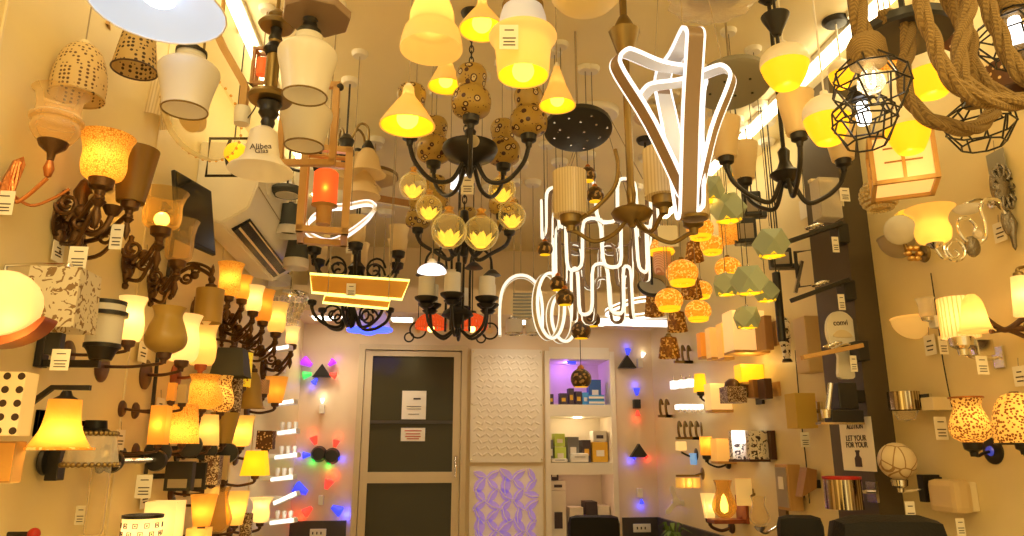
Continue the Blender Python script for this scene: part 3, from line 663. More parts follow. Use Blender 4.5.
chandelier(318, 152, 2.95, 'dark chandelier with cream bell cups behind the box lantern', [-70, 0, 70, 180], 40, 2, 20, 'bell', 26, 22, 'cream_glass', 'iron', [(0, -22), (3, -20), (6, -8), (3, 0), (3, 22), (0, 24)], armr=1.6, hw=9, chain=False, down=True)

# lotus globes
LG = ((413, 186, 14, 2.3, 'lotus globe pendant at the cone lamp side of the cluster, topmost of six'), (429, 208, 13.5, 2.4, 'lotus globe pendant second from the cone lamp side of the cluster'), (449, 231, 18, 2.35, 'big low lotus globe pendant in front of the dark chandelier body'), (481, 233, 18, 2.5, 'big low lotus globe pendant under the price tag of the mosaic chandelier'), (502, 190, 14, 2.4, 'high lotus globe pendant beside the neon wave lamp'), (512, 216, 14, 2.55, 'lotus globe pendant closest to the neon wave lamp, below the high one'))
for px, py, r_, Y, lb in LG:
    t = T('lotus_globe_pendant', px, py, Y, lb, 'pendant lamp', 'clear globe pendants with yellow lotus petals')
    g_ = t.lathe('globe', 'globe_glass', [(r_ * a, r_ * b_) for a, b_ in circ_prof(0, 168, 14)])
    bm = bmesh.new()
    for ring, n_, tilt in ((0, 8, .75), (1, 7, .3)):
        for i in range(n_):
            a = 2 * PI * (i + ring * .5) / n_; m4 = RZ(a); L_ = r_ * .8
            vs = [V((r_ * (.25 + q * .6 * math.sin(.5 + tilt)), 0, -r_ * .82 + L_ * q * math.cos(tilt * .8))) for q in (0, .35, .7, 1)]
            vs = [v_ if v_.length < r_ * .97 else v_.normalized() * r_ * .97 for v_ in vs]
            ws = [r_ * .1, r_ * .2, r_ * .17, 0.02]
            A_ = [bm.verts.new(m4 @ (v_ + V((0, w_, 0)))) for v_, w_ in zip(vs, ws)]; B_ = [bm.verts.new(m4 @ (v_ - V((0, w_, 0)))) for v_, w_ in zip(vs, ws)]
            for q in range(3): bm.faces.new((A_[q], A_[q + 1], B_[q + 1], B_[q]))
    t.add('lotus_petals', 'petal_yellow', bm)
    t.lathe('top_ornament', 'gold', [(0, r_ * .96), (r_ * .35, r_ * .98), (r_ * .18, r_ * 1.2), (r_ * .28, r_ * 1.35), (0, r_ * 1.55)]); t.ball('bulb', 'bulb_yellow', r_ * .13, (0, 0, -r_ * .45))
    t.light(.02, WARM, (0, 0, -r_ * .2)); t.cord(r_ * 1.5, 'cord', .5)
pendant('dome_lamp', 432, 268, 2.65, 'dome', 29, 9, 'led_pure', 'small white glowing dome lamp in front of the candle chandelier', cap='white_metal', capw=10, caph=5, cr=.5, lit=.06, lcol=(1, .95, .85), bz=-6)
pendant('dome_lamp', 462, 181, 3.3, 'dome', 24, 14, 'led_pure', 'small white glowing dome lamp seen through the mosaic chandelier arms', cap='white_metal', capw=10, caph=5, cr=.5)
# red wicker
for px, lb in ((431, 'red woven basket lamp below the candle chandelier on the door side'), (472, 'red woven basket lamp below the candle chandelier on the carved panel side')):
    t = T('red_basket_lamp', px, 326, 3.6, lb, 'pendant lamp', 'red woven basket lamps')
    bm = bmesh.new()
    for i in range(14):
        a = i * PI / 14
        tube(bm, [V((15 * math.cos(a) * math.sin(q), 15 * math.sin(a) * math.sin(q), 12 * math.cos(q))) for q in [-1.75 + 3.5 * j / 14 for j in range(15)]], 1.1, 5)
    for z in (-2, 5, 9): tube(bm, [(math.sqrt(max(0, 1 - (z / 12.) ** 2)) * 15 * math.cos(i * PI / 12), math.sqrt(max(0, 1 - (z / 12.) ** 2)) * 15 * math.sin(i * PI / 12), z) for i in range(24)], 1, 5, True)
    t.add('woven_shade', 'red_wicker', bm); t.lathe('cap', 'iron', [(0, 11), (5, 11), (4, 15), (0, 16)]); t.ball('bulb', 'bulb_warm', 3.5, (0, 0, -3)); t.light(.1, WARM, (0, 0, -3)); t.cord(15, 'dark_cord')
for px, py, lb in ((418, 330, 'pair of black iron hoops with a pale disc by the door side red basket'), (490, 331, 'pair of black iron hoops with a pale disc by the other red basket')):
    t = T('hoop_pendant', px, py, 3.7, lb, 'pendant lamp', 'black hoop pendants')
    t.tube('hoop', 'iron', [(8 * math.cos(i * PI / 12), 0, 8 * math.sin(i * PI / 12)) for i in range(24)], .9, closed=True)
    t.tube('small_hoop', 'iron', [(-9 + 4.5 * math.cos(i * PI / 8), 2, -7 + 4.5 * math.sin(i * PI / 8)) for i in range(16)], .8, closed=True)
    t.lathe('disc', 'cream_glass', [(0, -1), (3.2, -1), (3.2, 1), (0, 1)], rot=RX(PI / 2)); t.tube('spoke', 'iron', [(0, 0, 8), (0, 0, 2)], .6); t.cord(8, 'dark_cord', .5)
# ------------------------------------------------------------------ perforated plates with wires, LED ribbons, mosaic lamps
t = T('perforated_ceiling_plate', 578, 129, 2.15, 'round black perforated ceiling plate with thin wires beside the ribbed glass chandelier', 'ceiling plate', rz=-YAW)
mt = RX(-.26)
t.lathe('plate', 'dark_plate', [(0, -3), (31, -3), (34, -2), (34, 3), (0, 4)], seg=40, rot=mt)
bm = bmesh.new()
for i in range(14):
    a = i * 2.4; r_ = 6 + 25 * (i / 14) ** .5 * .95; p_ = mt @ V((r_ * math.cos(a), r_ * math.sin(a), -3)); lathe(bm, [(0, -1), (1.2, -1), (1.2, 0), (0, 0)], 8, TR(*p_))
t.add('wire_grommet', 'chrome', bm); t.tube('stem', 'cord', [(0, 4, 3), (0, 4, t.top - 1)], 1.2); t.tube('wire', 'cord', [(-20, 0, -4), (-20, 0, 3)], .5)
t = T('round_ceiling_plate', 732, 84, 2.0, 'round grey ceiling plate with small holes behind the LED ribbon lamp', 'ceiling plate', rz=-YAW)
mt = RX(-.24)
t.lathe('plate', 'grey_plate', [(0, -4), (34, -4), (38, -2), (38, 3), (0, 4)], seg=40, rot=mt)
bm = bmesh.new()
for x, y in ((-10, -8), (14, -12), (6, 12), (-20, 10), (22, 8)): lathe(bm, [(0, -1), (1.3, -1), (1.3, 0), (0, 0)], 8, TR(*(mt @ V((x, y, -4)))))
t.add('wire_grommet', 'iron', bm); t.tube('stem', 'cord', [(0, 4, 3), (0, 4, t.top - 1)], 1.2)
t = T('round_ceiling_plate', 578, 72, 2.9, 'pale round ceiling plate high behind the black perforated plate', 'ceiling plate')
t.lathe('plate', 'cream_plastic', [(0, -3), (34, -3), (36, -1), (36, 2), (0, 3)], seg=36); t.tube('stem', 'cream_plastic', [(0, 0, 2), (0, 0, t.top)], 3)
t = T('crystal_ceiling_dish', 715, 2, 1.5, 'scalloped clear crystal ceiling dish above the LED ribbon lamp', 'ceiling lamp')
bm = bmesh.new(); n_ = 48
for ra, rb, za, zb2 in ((0, 22, -7, -6), (22, 40, -6, 0), (40, 46, 0, 6)):
    for i in range(n_):
        a, b_ = 2 * PI * i / n_, 2 * PI * (i + 1) / n_; sc_ = lambda q: 1 + .05 * math.cos(q * 12)
        q1 = [V((r_ * sc_(A) * math.cos(A), r_ * sc_(A) * math.sin(A), z)) for r_, z, A in ((ra, za, a), (rb, zb2, a), (rb, zb2, b_), (ra, za, b_))]
        if ra == 0: bm.faces.new([bm.verts.new(v_) for v_ in q1[:3]])
        else: bm.faces.new([bm.verts.new(v_) for v_ in q1])
bmesh.ops.remove_doubles(bm, verts=bm.verts[:], dist=.01)
t.add('dish', 'crystal', bm); t.lathe('ceiling_base', 'chrome', [(0, 4), (26, 4), (28, 8), (26, 14), (0, 15)]); t.tube('stem', 'chrome', [(0, 0, 14), (0, 0, t.top)], 3)

def ribbon(t, pts, width, thick, normal, closed, core, lit, nm='ring', lw=.16, inner=None):
    """flat LED profile: brown back and two lit edges"""
    r_ = t.add(nm, core, sweep(bmesh.new(), pts, rect(thick, width * (1 - 2 * lw)), closed, normal))
    if inner:
        cen = sum((V(p_) for p_ in pts), V()) / len(pts); ip = []
        for p_ in pts: d_ = cen - V(p_); d_ -= V(normal).normalized() * d_.dot(V(normal).normalized()); ip.append(V(p_) + d_.normalized() * thick * .55)
        t.add('inner_face', inner, sweep(bmesh.new(), ip, rect(thick * .5, width * (1 - 1.6 * lw)), closed, normal), parent=r_)
    for sg in (-1, 1):
        off = V(normal).normalized() * sg * width * (.5 - lw / 2)
        t.add('lit_edge', lit, sweep(bmesh.new(), [V(p_) + off for p_ in pts], rect(thick * 1.05, width * lw), closed, normal), parent=r_)
    return r_
t = T('led_ribbon_pendant', 689, 125, 1.42, 'large pendant of three interlocked triangular LED rings with brown backs', 'pendant lamp')
def tri(xl, xr, zt, zb2, A, dz=0, xo=0, yo=0):
    c_ = [(xl, zt - 10), (xl + 8, zt), (xl + 18, zt + 2), ((xl + xr) / 2, zt - 2), (xr - 16, zt + 2), (xr - 6, zt), (xr, zt - 10), (xr - 4, zt - 24), (xr * .55, zt - (zt - zb2) * .45), (8, zb2 + 14), (4, zb2 + 3), (0, zb2), (-4, zb2 + 3), (-8, zb2 + 14), (xl * .55, zt - (zt - zb2) * .45), (xl + 4, zt - 24)]
    return [V((x * math.cos(A) + xo, x * math.sin(A) + yo, z)) for x, z in spl([(x, z) for x, z in c_], 4, True)]
for A, xl, xr, zt, zb2, wd, xo, yo in ((math.radians(96), -54, 50, 80, -98, 19, -8, 0), (math.radians(26), -84, 22, 64, -90, 17, 0, 6), (math.radians(-32), -46, 50, 56, -86, 17, 0, 12)):
    ribbon(t, tri(xl, xr, zt, zb2, A, 0, xo, yo), wd, 3.4, (-math.sin(A), math.cos(A), 0), True, 'led_brown', 'led_pure', 'triangle_ring', .115, 'lit_inner')
t.lathe('base_plate', 'antique_brass', [(0, -100), (12, -99), (13, -96), (0, -95)]); t.cord(90, 'cord', .6); t.light(.08, (1, .97, .95), (0, -6, 20))
t.tube('suspension_wire', 'cord', [(-30, 10, 60), (-8, 4, t.top - 1)], .4); t.tube('suspension_wire', 'cord', [(36, -8, 62), (8, -2, t.top - 1)], .4)

t = T('wave_neon_chandelier', 600, 238, 2.75, 'large chandelier of looping white neon waves in the middle of the shop', 'chandelier')
def wave(R_, n_, za, z, a0, amp_in=.0):
    pts = []
    N_ = n_ * 16
    for i in range(N_):
        a = a0 + 2 * PI * i / N_; ph = i / N_ * n_ * 2 * PI
        s_ = math.tanh(1.5 * math.sin(ph)) / math.tanh(1.5)
        aa = a - .47 / n_ * math.sin(2 * ph)
        pts.append(V((R_ * math.cos(aa), R_ * math.sin(aa), z + za * s_)))
    return pts
for nm, R_, n_, za, z, a0 in (('upper_wave', 58, 9, 22, 20, 0), ('middle_wave', 47, 8, 24, -18, .3), ('lower_wave', 30, 6, 24, -58, .1)):
    pts = wave(R_, n_, za, z, a0)
    w_ = t.add(nm, 'led_brown', sweep(bmesh.new(), [p_ * .97 if 0 else V((p_.x * .95, p_.y * .95, p_.z)) for p_ in pts], rect(2.4, 4.5), True))
    t.add('neon_tube', 'neon_white', tube(bmesh.new(), pts, 1.75, 6, True), parent=w_)
for i in range(4):
    a = PI / 4 + i * PI / 2; t.tube('suspension_wire', 'cord', [(54 * math.cos(a), 54 * math.sin(a), 48), (12 * math.cos(a), 12 * math.sin(a), t.top - 2)], .4)
t.lathe('canopy', 'white_plastic', [(0, t.top - 6), (22, t.top - 6), (24, t.top - 3), (24, t.top), (0, t.top)]); t.light(.3, (1, .93, .75), (0, -10, -10))
t.tube('frame_ring', 'led_brown', [(46 * math.cos(i * PI / 16), 46 * math.sin(i * PI / 16), 2) for i in range(32)], 1.2, closed=True)

t = T('heart_ring_pendant', 337, 222, 2.35, 'heart shaped white LED ring pendant behind the box lantern', 'pendant lamp')
pts = spl([(-28, 12, 8), (-31, 4, -6), (-20, -8, -18), (-2, -14, -25), (16, -10, -14), (32, -2, 4), (36, 6, 18), (26, 14, 25), (6, 16, 22), (-12, 16, 20)], 6, True)
ribbon(t, pts, 7, 3, (0, .35, 1), True, 'white_plastic', 'led_pure', 'heart_ring', .24)
t.cord(22, 'cord', .5, xy=(10, 14)); t.light(.2, (1, .95, .85), (0, 0, 0))

for px, py, wa, wb, hh, lb in ((360, 289, 98, 84, 21, 'upper wide golden panel lamp with yellow lit edges'), (358, 298, 64, 60, 10, 'lower narrow golden panel lamp with yellow lit edges')):
    t = T('panel_pendant', px, py - (3 if hh > 15 else -3), 2.95 if hh > 15 else 2.85, lb, 'pendant lamp', 'golden LED panel pendants', rz=-YAW + .12)
    sl = 7
    poly = [(-wa / 2, hh / 2), (wa / 2, hh / 2 - sl * .6), (wb / 2 , -hh / 2 - sl * .4), (-wb / 2 - 4, -hh / 2 + 2)]
    p_ = t.add('panel', 'gold_panel', prism(bmesh.new(), poly, 5), smooth=False)
    t.add('lit_edge', 'neon_yellow', tube(bmesh.new(), [(x, -3, z) for x, z in poly], 1.3, 6, True), parent=p_)
    t.tube('suspension_wire', 'cord', [(-30, 0, hh / 2), (-30, 0, t.top)], .4); t.tube('suspension_wire', 'cord', [(30, 0, hh / 2 - 4), (30, 0, t.top)], .4)
    if hh > 15: t.tag((-8, -6, -6), 9, 14)
t = T('wood_beam_lamp', 402, 203, 3.2, 'thin wooden linear beam lamp on the ceiling behind the heart ring', 'pendant lamp', rz=-YAW + .5)
t.box('beam', 'wood', (60, 6, 7), (-10, 0, 0), .8); t.box('diffuser', 'white_plastic', (56, 4, 1), (-10, 0, -4)); t.cord(3, xy=(-30, 0)); t.tube('suspension_wire', 'cord', [(12, 0, 3), (12, 0, t.top)], .5)

# U shaped LED pendants
for px, py, Y, w_, h_, lb, so_ in ((521, 305, 3.35, 42, 62, 'inverted U shaped white LED pendant with louvred centre', 1), (549, 306, 3.1, 28, 66, 'tall oval white LED ring pendant under the neon waves', 0), (562, 318, 3.3, 26, 48, 'smaller oval white LED ring pendant beside the mosaic balls', 0)):
    t = T('led_loop_pendant', px, py, Y, lb, 'pendant lamp', 'white LED loop pendants')
    if so_: pts = spl([(-w_ / 2, 0, -h_ * .5), (-w_ / 2, 0, 0), (-w_ * .4, 0, h_ * .3), (-w_ * .15, 0, h_ * .46), (w_ * .15, 0, h_ * .46), (w_ * .4, 0, h_ * .3), (w_ / 2, 0, 0), (w_ / 2, 0, -h_ * .4)], 5)
    else: pts = [V((w_ / 2 * math.cos(a) * (1 if abs(math.sin(a)) < .8 else 1), w_ * .35 * math.cos(a), h_ / 2 * math.sin(a))) for a in [2 * PI * i / 36 for i in range(36)]]
    ribbon(t, pts, 10, 2.6, (0, 1, 0) if so_ else (-.55, 1, 0), not so_, 'cream_plastic', 'neon_white', 'loop', .17)
    if so_: 
        bm = bmesh.new()
        for i in range(8): box(bm, (20, 2, 1.4), (2, 2, 12 - i * 3.4))
        t.lathe('louvre_disc', 'cream_plastic', [(0, 0), (13, 0), (13, 2), (0, 2)], (2, 5, 0), rot=RX(PI / 2)); t.add('louvre', 'grey_plate', bm, smooth=False)
    t.cord(h_ * .46, 'cord', .5)
for px, lb in ((514, 'small glass jar pendant under the inverted U lamp on the hoop side'), (534, 'small glass jar pendant under the inverted U lamp on the oval ring side')):
    pendant('jar_pendant', px, 327, 3.6, 'cyl', 17, 14, 'white_glass', lb, cap='chrome', capw=14, caph=5, group='small glass jar pendants', cr=.5, rimm='chrome')
t = T('tube_batten', 634, 322, 4.2, 'horizontal white tube light with grey end cap on the soffit', 'tube light')
t.tube('tube', 'led_white', [(-34, 0, 0), (36, 0, -2)], 3.4); t.box('end_cap', 'grey_plate', (10, 10, 10), (40, 0, -2), 1); t.box('housing', 'white_metal', (74, 8, 3), (0, 3, 5)); t.cord(5, 'cord', .6); t.light(.15, (1, .93, .8), (0, -8, -6))
t = T('twist_led_pendant', 640, 311, 3.6, 'twisted flat white LED band hanging over the tube light', 'pendant lamp')
pts = spl([(-34, 0, -2), (-22, -6, 4), (-6, -8, 9), (12, -4, 11), (26, 4, 6), (18, 12, 0), (0, 14, -3), (-16, 10, -4)], 6, True)
ribbon(t, pts, 6, 2, (0, .3, 1), True, 'cream_plastic', 'led_white', 'band', .3); t.cord(8, 'cord', .5)

# dark mosaic balls
MB_ = ((588, 175, 8.5, 2.4, 'topmost dark mosaic ball pendant beside the ribbed cylinder'), (595, 195, 9, 2.4, 'dark mosaic ball pendant just below the topmost one'), (545, 249, 8, 2.45, 'dark mosaic ball pendant at the lotus globe side of the neon waves'), (558, 284, 8.5, 2.3, 'dark mosaic ball pendant in front of the oval LED ring, upper of a pair'), (565, 298, 9.5, 2.25, 'dark mosaic ball pendant in front of the oval LED ring, lower of a pair'), (592, 320, 8.5, 3.2, 'dark mosaic ball pendant against the tube light end'), (581, 331, 10, 2.95, 'larger dark mosaic ball pendant just above the shelf unit'), (581, 379, 10.5, 3.5, 'low dark mosaic ball pendant hanging in front of the purple lit shelf'))
for px, py, r_, Y, lb in MB_:
    t = T('mosaic_ball_pendant', px, py, Y, lb, 'pendant lamp', 'dark mosaic ball pendants')
    t.lathe('globe', 'mosaic_ball', [(r_ * a, r_ * b_) for a, b_ in circ_prof(42, 180, 12)])
    t.lathe('inner_reflector', 'lit_yellow', [(0, -r_ * .55), (r_ * .5, -r_ * .6), (r_ * .66, -r_ * .76)])
    t.lathe('cap', 'copper', [(r_ * .35, r_ * .9), (r_ * .3, r_ * 1.15), (1, r_ * 1.35), (0, r_ * 1.35)]); t.cord(r_ * 1.3, 'dark_cord', .45)

# grey green faceted lamps
def facet_bm(r_):
    bm = bmesh.new(); vs = []
    for p_ in ((1, 1, 0), (1, -1, 0), (-1, 1, 0), (-1, -1, 0), (1, 0, 1), (1, 0, -1), (-1, 0, 1), (-1, 0, -1), (0, 1, 1), (0, 1, -1), (0, -1, 1), (0, -1, -1)): vs.append(bm.verts.new(V(p_) * r_ * .74))
    bmesh.ops.convex_hull(bm, input=bm.verts[:])
    bmesh.ops.dissolve_limit(bm, angle_limit=.02, verts=bm.verts[:], edges=bm.edges[:])
    dn = [f_ for f_ in bm.faces if f_.calc_center_median().z < -r_ * .7]
    bmesh.ops.delete(bm, geom=dn, context='FACES_ONLY'); return bm
FC = ((740, 164, 15, 2.3, 'faceted grey green lamp behind the black chandelier arm', .3), (709, 190, 16, 2.35, 'faceted grey green lamp beside the bottom of the LED ribbon lamp', .8), (728, 209, 18, 2.35, 'faceted grey green lamp in front of the black square lanterns, upper of two', .2), (771, 244, 18, 2.2, 'faceted grey green lamp nearest the column, hanging alone', .5), (726, 285, 14, 2.5, 'faceted grey green lamp beside the lowest orange globes', 1.0), (749, 281, 18, 2.1, 'faceted grey green lamp overlapping its neighbour in the low row', .35), (766, 292, 13, 2.5, 'faceted grey green lamp half hidden behind its larger neighbour', .1), (747, 318, 14, 2.55, 'lowest faceted grey green lamp in front of the pale wall box', .78))
for px, py, r_, Y, lb, a in FC:
    t = T('faceted_pendant', px, py, Y, lb, 'pendant lamp', 'faceted grey green pendants', rz=a)
    t.add('shade', 'green_metal', facet_bm(r_), smooth=False)
    t.lathe('inner_reflector', 'lit_yellow', [(0, -r_ * .35), (r_ * .6, -r_ * .45), (r_ * .72, -r_ * .72)], seg=4, rot=RZ(PI / 4 * 0), smooth=False)
    t.lathe('cap', 'chrome', [(2.2, r_ * .74), (2, r_ * .9), (.6, r_), (0, r_)]); t.cord(r_ * .95, 'dark_cord', .4); t.light(.05, WARM, (0, 0, -r_ * .5))
# orange mosaic globes
OG = ((700, 229, 13.5, 2.45, 'orange mosaic globe lamp just under the LED ribbon lamp tip'), (712, 245, 12, 2.6, 'orange mosaic globe lamp beside the wicker cylinder'), (728, 268, 13, 2.7, 'orange mosaic globe lamp above the low faceted lamps'), (682, 273, 16, 2.55, 'biggest orange mosaic globe lamp in the middle of its cluster'), (669, 300, 14, 2.5, 'low orange mosaic globe lamp on the tube light side'), (698, 311, 13, 2.65, 'lowest orange mosaic globe lamp above the lit panels'), (701, 290, 11, 2.95, 'orange mosaic globe lamp hidden behind the lowest one'))
for px, py, r_, Y, lb in OG:
    t = T('orange_globe_pendant', px, py, Y, lb, 'pendant lamp', 'orange mosaic globe pendants')
    t.lathe('globe', 'amber_orange', [(r_ * a, r_ * .85 * b_) for a, b_ in circ_prof(50, 180, 12)])
    t.lathe('bottom_ring', 'lit_yellow', [(r_ * .62, -r_ * .8), (r_ * .74, -r_ * .74), (r_ * .8, -r_ * .52), (r_ * .74, -r_ * .5)])
    t.ball('bulb', 'bulb_yellow', r_ * .2, (0, 0, -2)); t.lathe('cap', 'antique_brass', [(r_ * .2, r_ * .83), (r_ * .15, r_), (0, r_)]); t.light(.05, WARM, (0, 0, 0)); t.cord(r_ * .98, 'cord', .4)
for px, py, w_, h_, Y, lb in ((694, 252, 19, 19, 2.75, 'amber brown cone lamp between the orange globes, topmost'), (691, 288, 22, 20, 2.85, 'amber brown cone lamp behind the biggest orange globe'), (677, 322, 21, 19, 2.95, 'amber brown cone lamp above the lowest one by the corner'), (669, 348, 22, 20, 2.7, 'lowest amber brown cone lamp in front of the corner'), (654, 305, 20, 22, 3.2, 'amber brown cone lamp beside the flat dark disc')):
    pendant('amber_cone_pendant', px, py, Y, 'taper', w_, h_, 'amber_cone', lb, cap='antique_brass', capw=8, caph=5, group='amber brown cone pendants', cr=.4, bulb='bulb_yellow', br=2.2, bz=-2).e
    bpy.data.objects  # cone is narrowed below
t = T('striped_jar_pendant', 662, 258, 2.85, 'pink and cream striped glass jar lamp under an orange dome', 'pendant lamp')
t.lathe('jar', 'pink_stripe', [(0, -16), (7, -16), (9, -12), (9, 4), (7, 8)]); t.lathe('dome', 'amber_orange', [(12, 6), (11, 14), (7, 20), (0, 22)]); t.lathe('lit_rim', 'lit_yellow', [(12, 4), (13, 6), (12, 8), (11, 6), (12, 4)]); t.cord(21, 'cord', .4)
pendant('wicker_cylinder_pendant', 728, 232, 2.75, 'cyl', 18, 22, 'lit_crackle', 'small yellow woven cylinder lamp between two faceted lamps', cap='cream_plastic', capw=18, caph=4, cr=.4, lit=.06)
t = T('flat_disc_lamp', 652, 287, 3.0, 'flat dark disc lamp hanging behind the orange globes', 'pendant lamp', rz=-YAW)
t.lathe('disc', 'grey_plate', [(0, -2), (13, -2), (14, 0), (13, 2), (0, 2)], rot=RX(.9)); t.lathe('rim', 'iron', [(13, -2.4), (14.6, 0), (13, 2.4), (13, -2.4)], rot=RX(.9)); t.cord(2, 'iron', 1.4, 'iron')
t = T('hanging_card', 668, 236, 2.35, 'grey square price card hanging beside the brass chandelier', 'price tag'); t.box('card', 'paper', (20, .6, 22), (0, 0, 0)); t.tube('string', 'dark_cord', [(0, 0, 11), (0, 0, t.top)], .3)
# black square lanterns near the column
for px, py, w_, h_, Y, lb in ((752, 205, 17, 26, 2.8, 'upper black outdoor lantern box above the faceted lamps'), (745, 232, 21, 26, 2.75, 'middle black outdoor lantern box behind a faceted lamp'), (780, 259, 21, 20, 2.75, 'low black outdoor lantern box by the hanging wire')):
    t = T('black_lantern', px, py, Y, lb, 'outdoor lamp', 'black outdoor lantern boxes', rz=-.3)
    t.box('housing', 'black_plastic', (w_, w_ * .7, h_), (0, 0, 0), 2); t.box('lens', 'grey_glass', (w_ * .7, 1, h_ * .6), (0, -w_ * .36, -1), .4)
    t.box('bracket', 'black_plastic', (w_ * .9, w_ * .5, h_ * .25), (w_ * .35, 2, -h_ * .4), 1.5); t.cord(h_ / 2 - 1, 'dark_cord', .8)
t = T('black_tube_pendant', 779, 306, 2.6, 'long slim black tube pendant hanging beside the column', 'pendant lamp'); t.lathe('tube', 'black_plastic', [(0, -36), (3.6, -36), (4, -34), (4, 34), (0, 36)]); t.lathe('lens', 'white_glass', [(0, -38), (3, -38), (3, -35), (0, -35)]); t.cord(35, 'dark_cord', .7)
t = T('statue_lamp', 785, 338, 2.95, 'narrow dark carved lamp with pale swirl pattern beside the column', 'pendant lamp'); t.lathe('carved_body', 'scroll_print', [(0, -22), (3, -22), (4, -14), (5.5, -4), (5, 8), (6, 14), (4, 20), (0, 22)]); t.lathe('foot', 'iron', [(0, -24), (5, -24), (4, -21), (0, -21)]); t.cord(21, 'dark_cord', .6)

# ------------------------------------------------------------------ acorn opal pendants
for px, py, w_, h_, Y, lb in ((785, 68, 48, 46, 1.62, 'opal acorn pendant with black cone ceiling cup above the black chandelier'), (827, 121, 46, 52, 1.5, 'opal acorn pendant beside the first wire cage'), (930, 76, 50, 48, 1.4, 'opal acorn pendant seen inside the rope loop, upper one'), (908, 131, 44, 50, 1.62, 'opal acorn pendant in front of the wood lattice lantern'), (842, 75, 26, 30, 2.0, 'small opal acorn pendant partly behind the first wire cage')):
    t = T('acorn_pendant', px, py, Y, lb, 'pendant lamp', 'opal acorn pendants with yellow glass below')
    a, b_ = w_ / 2, h_
    t.lathe('diffuser', 'lit_yellow', spl([(0, -b_ * .48), (a * .45, -b_ * .46), (a * .62, -b_ * .38), (a * .86, -b_ * .14), (a * .97, b_ * .06)], 4), seg=32)
    t.lathe('opal_cap', 'opal_glass', spl([(a * .98, b_ * .04), (a, b_ * .12), (a * .94, b_ * .28), (a * .7, b_ * .42), (a * .3, b_ * .5), (a * .15, b_ * .52)], 4), seg=32)
    t.lathe('neck', 'white_plastic', [(a * .2, b_ * .5), (a * .16, b_ * .62), (0, b_ * .63)])
    t.light(.15, WARM, (0, 0, -b_ * .75)); t.cord(b_ * .6, 'white_plastic', .9, 'iron', 13)
t = T('ceiling_cup', 776, 24, 1.62, 'black conical ceiling cup hanging over the opal acorn pendant', 'ceiling rose'); t.lathe('cup', 'iron', [(0, -14), (4, -13), (6, -8), (13, 6), (14, 9), (0, 10)]); t.tube('finial', 'iron', [(0, 0, -13), (0, 0, -22)], 2); t.cord(9, 'iron', 1.5, None)

# ------------------------------------------------------------------ rope cage lamps
def rope_bm(bm, pts, r_, n_=8, tw=.5):
    pts = spl(pts, n_); L_ = 0; prev = None; strands = [[], [], []]; nn = None
    for i, p_ in enumerate(pts):
        t_ = (pts[min(i + 1, len(pts) - 1)] - pts[max(i - 1, 0)]).normalized()
        nn = (V((0, 1, 0)) if nn is None else nn); nn = (nn - t_ * nn.dot(t_)).normalized(); s_ = t_.cross(nn)
        if i: L_ += (p_ - pts[i - 1]).length
        for q in range(3):
            a = L_ / r_ * tw + q * 2 * PI / 3; strands[q].append(p_ + (nn * math.cos(a) + s_ * math.sin(a)) * r_ * .5)
    for st in strands: sweep(bm, st, circ(r_ * .58, 7))
    return bm
def cage(t, nm, z0, R_, H_, n_=8, xy=(0, 0)):
    bm = bmesh.new(); pr = [(R_ * .42, 0), (R_ * .95, -H_ * .3), (R_, -H_ * .58), (R_ * .62, -H_)]
    for i in range(n_):
        a = 2 * PI * i / n_
        for (r1, z1), (r2, z2) in zip(pr, pr[1:]):
            o = 0
            tube(bm, [(xy[0] + r1 * math.cos(a), xy[1] + r1 * math.sin(a), z0 + z1), (xy[0] + r2 * math.cos(a + .2), xy[1] + r2 * math.sin(a + .2), z0 + z2)], 1.0, 5); 
        a += .0
    for r_, z in pr: tube(bm, [(xy[0] + r_ * math.cos(2 * PI * i / n_ + (.1 if z else 0)), xy[1] + r_ * math.sin(2 * PI * i / n_ + (.1 if z else 0)), z0 + z) for i in range(n_)], 1.0, 5, True)
    return t.add(nm, 'iron', bm)
t = T('rope_cage_lamp', 866, 46, .96, 'rope wrapped socket lamp with black wire cage and glowing clear bulb', 'pendant lamp')
t.lathe('rope_socket', 'rope', [(0, -22), (17, -21), (19, -14), (18, 2), (14, 9), (8, 12), (0, 12)]); t.add('rope', 'rope', rope_bm(bmesh.new(), [(0, 0, 10), (-2, 0, 26), (-3, 0, 60), (2, 2, 120)], 9))
cage(t, 'wire_cage', -12, 36, 62); t.lathe('bulb_glass', 'clear_glass', [(5, -20), (6, -26), (13, -38), (13, -44), (8, -50), (0, -52)]); t.tube('filament', 'bulb_white', [(-4, 0, -28), (-3, 0, -44), (3, 0, -44), (4, 0, -28)], 1.3, sm=3); t.light(.22, (1, .9, .7), (0, 0, -40))
t.lathe('canopy', 'dark_plate', [(0, t.top - 5), (20, t.top - 5), (22, t.top), (0, t.top)]); t.tube('hanging_cord', 'rope', [(2, 2, 110), (2, 2, t.top - 2)], 8)
t = T('wire_cage_lamp', 861, 96, 1.22, 'second wire cage lamp with white glowing bulb below the rope socket', 'pendant lamp')
t.lathe('socket', 'iron', [(0, -4), (10, -4), (13, 2), (11, 8), (4, 12), (0, 12)]); cage(t, 'wire_cage', 0, 30, 52, 9); t.lathe('bulb', 'bulb_white', [(0, -32), (6, -30), (7, -22), (5, -8), (0, -6)]); t.cord(11, 'dark_cord', 1.5, 'iron'); t.light(.15, (1, .95, .85), (0, 0, -18))
t = T('wire_cage_lamp', 977, 108, 1.2, 'empty wire cage lamp hanging below the thick rope loops', 'pendant lamp')
t.lathe('socket', 'rope', [(0, 2), (11, 3), (13, 12), (9, 22), (0, 24)]); cage(t, 'wire_cage', 6, 31, 46, 9); t.cord(22, 'dark_cord', 3, 'iron')
t = T('wire_cage_lamp', 1014, 20, 1.02, 'wire cage lamp cut by the picture edge beside the ropes', 'pendant lamp')
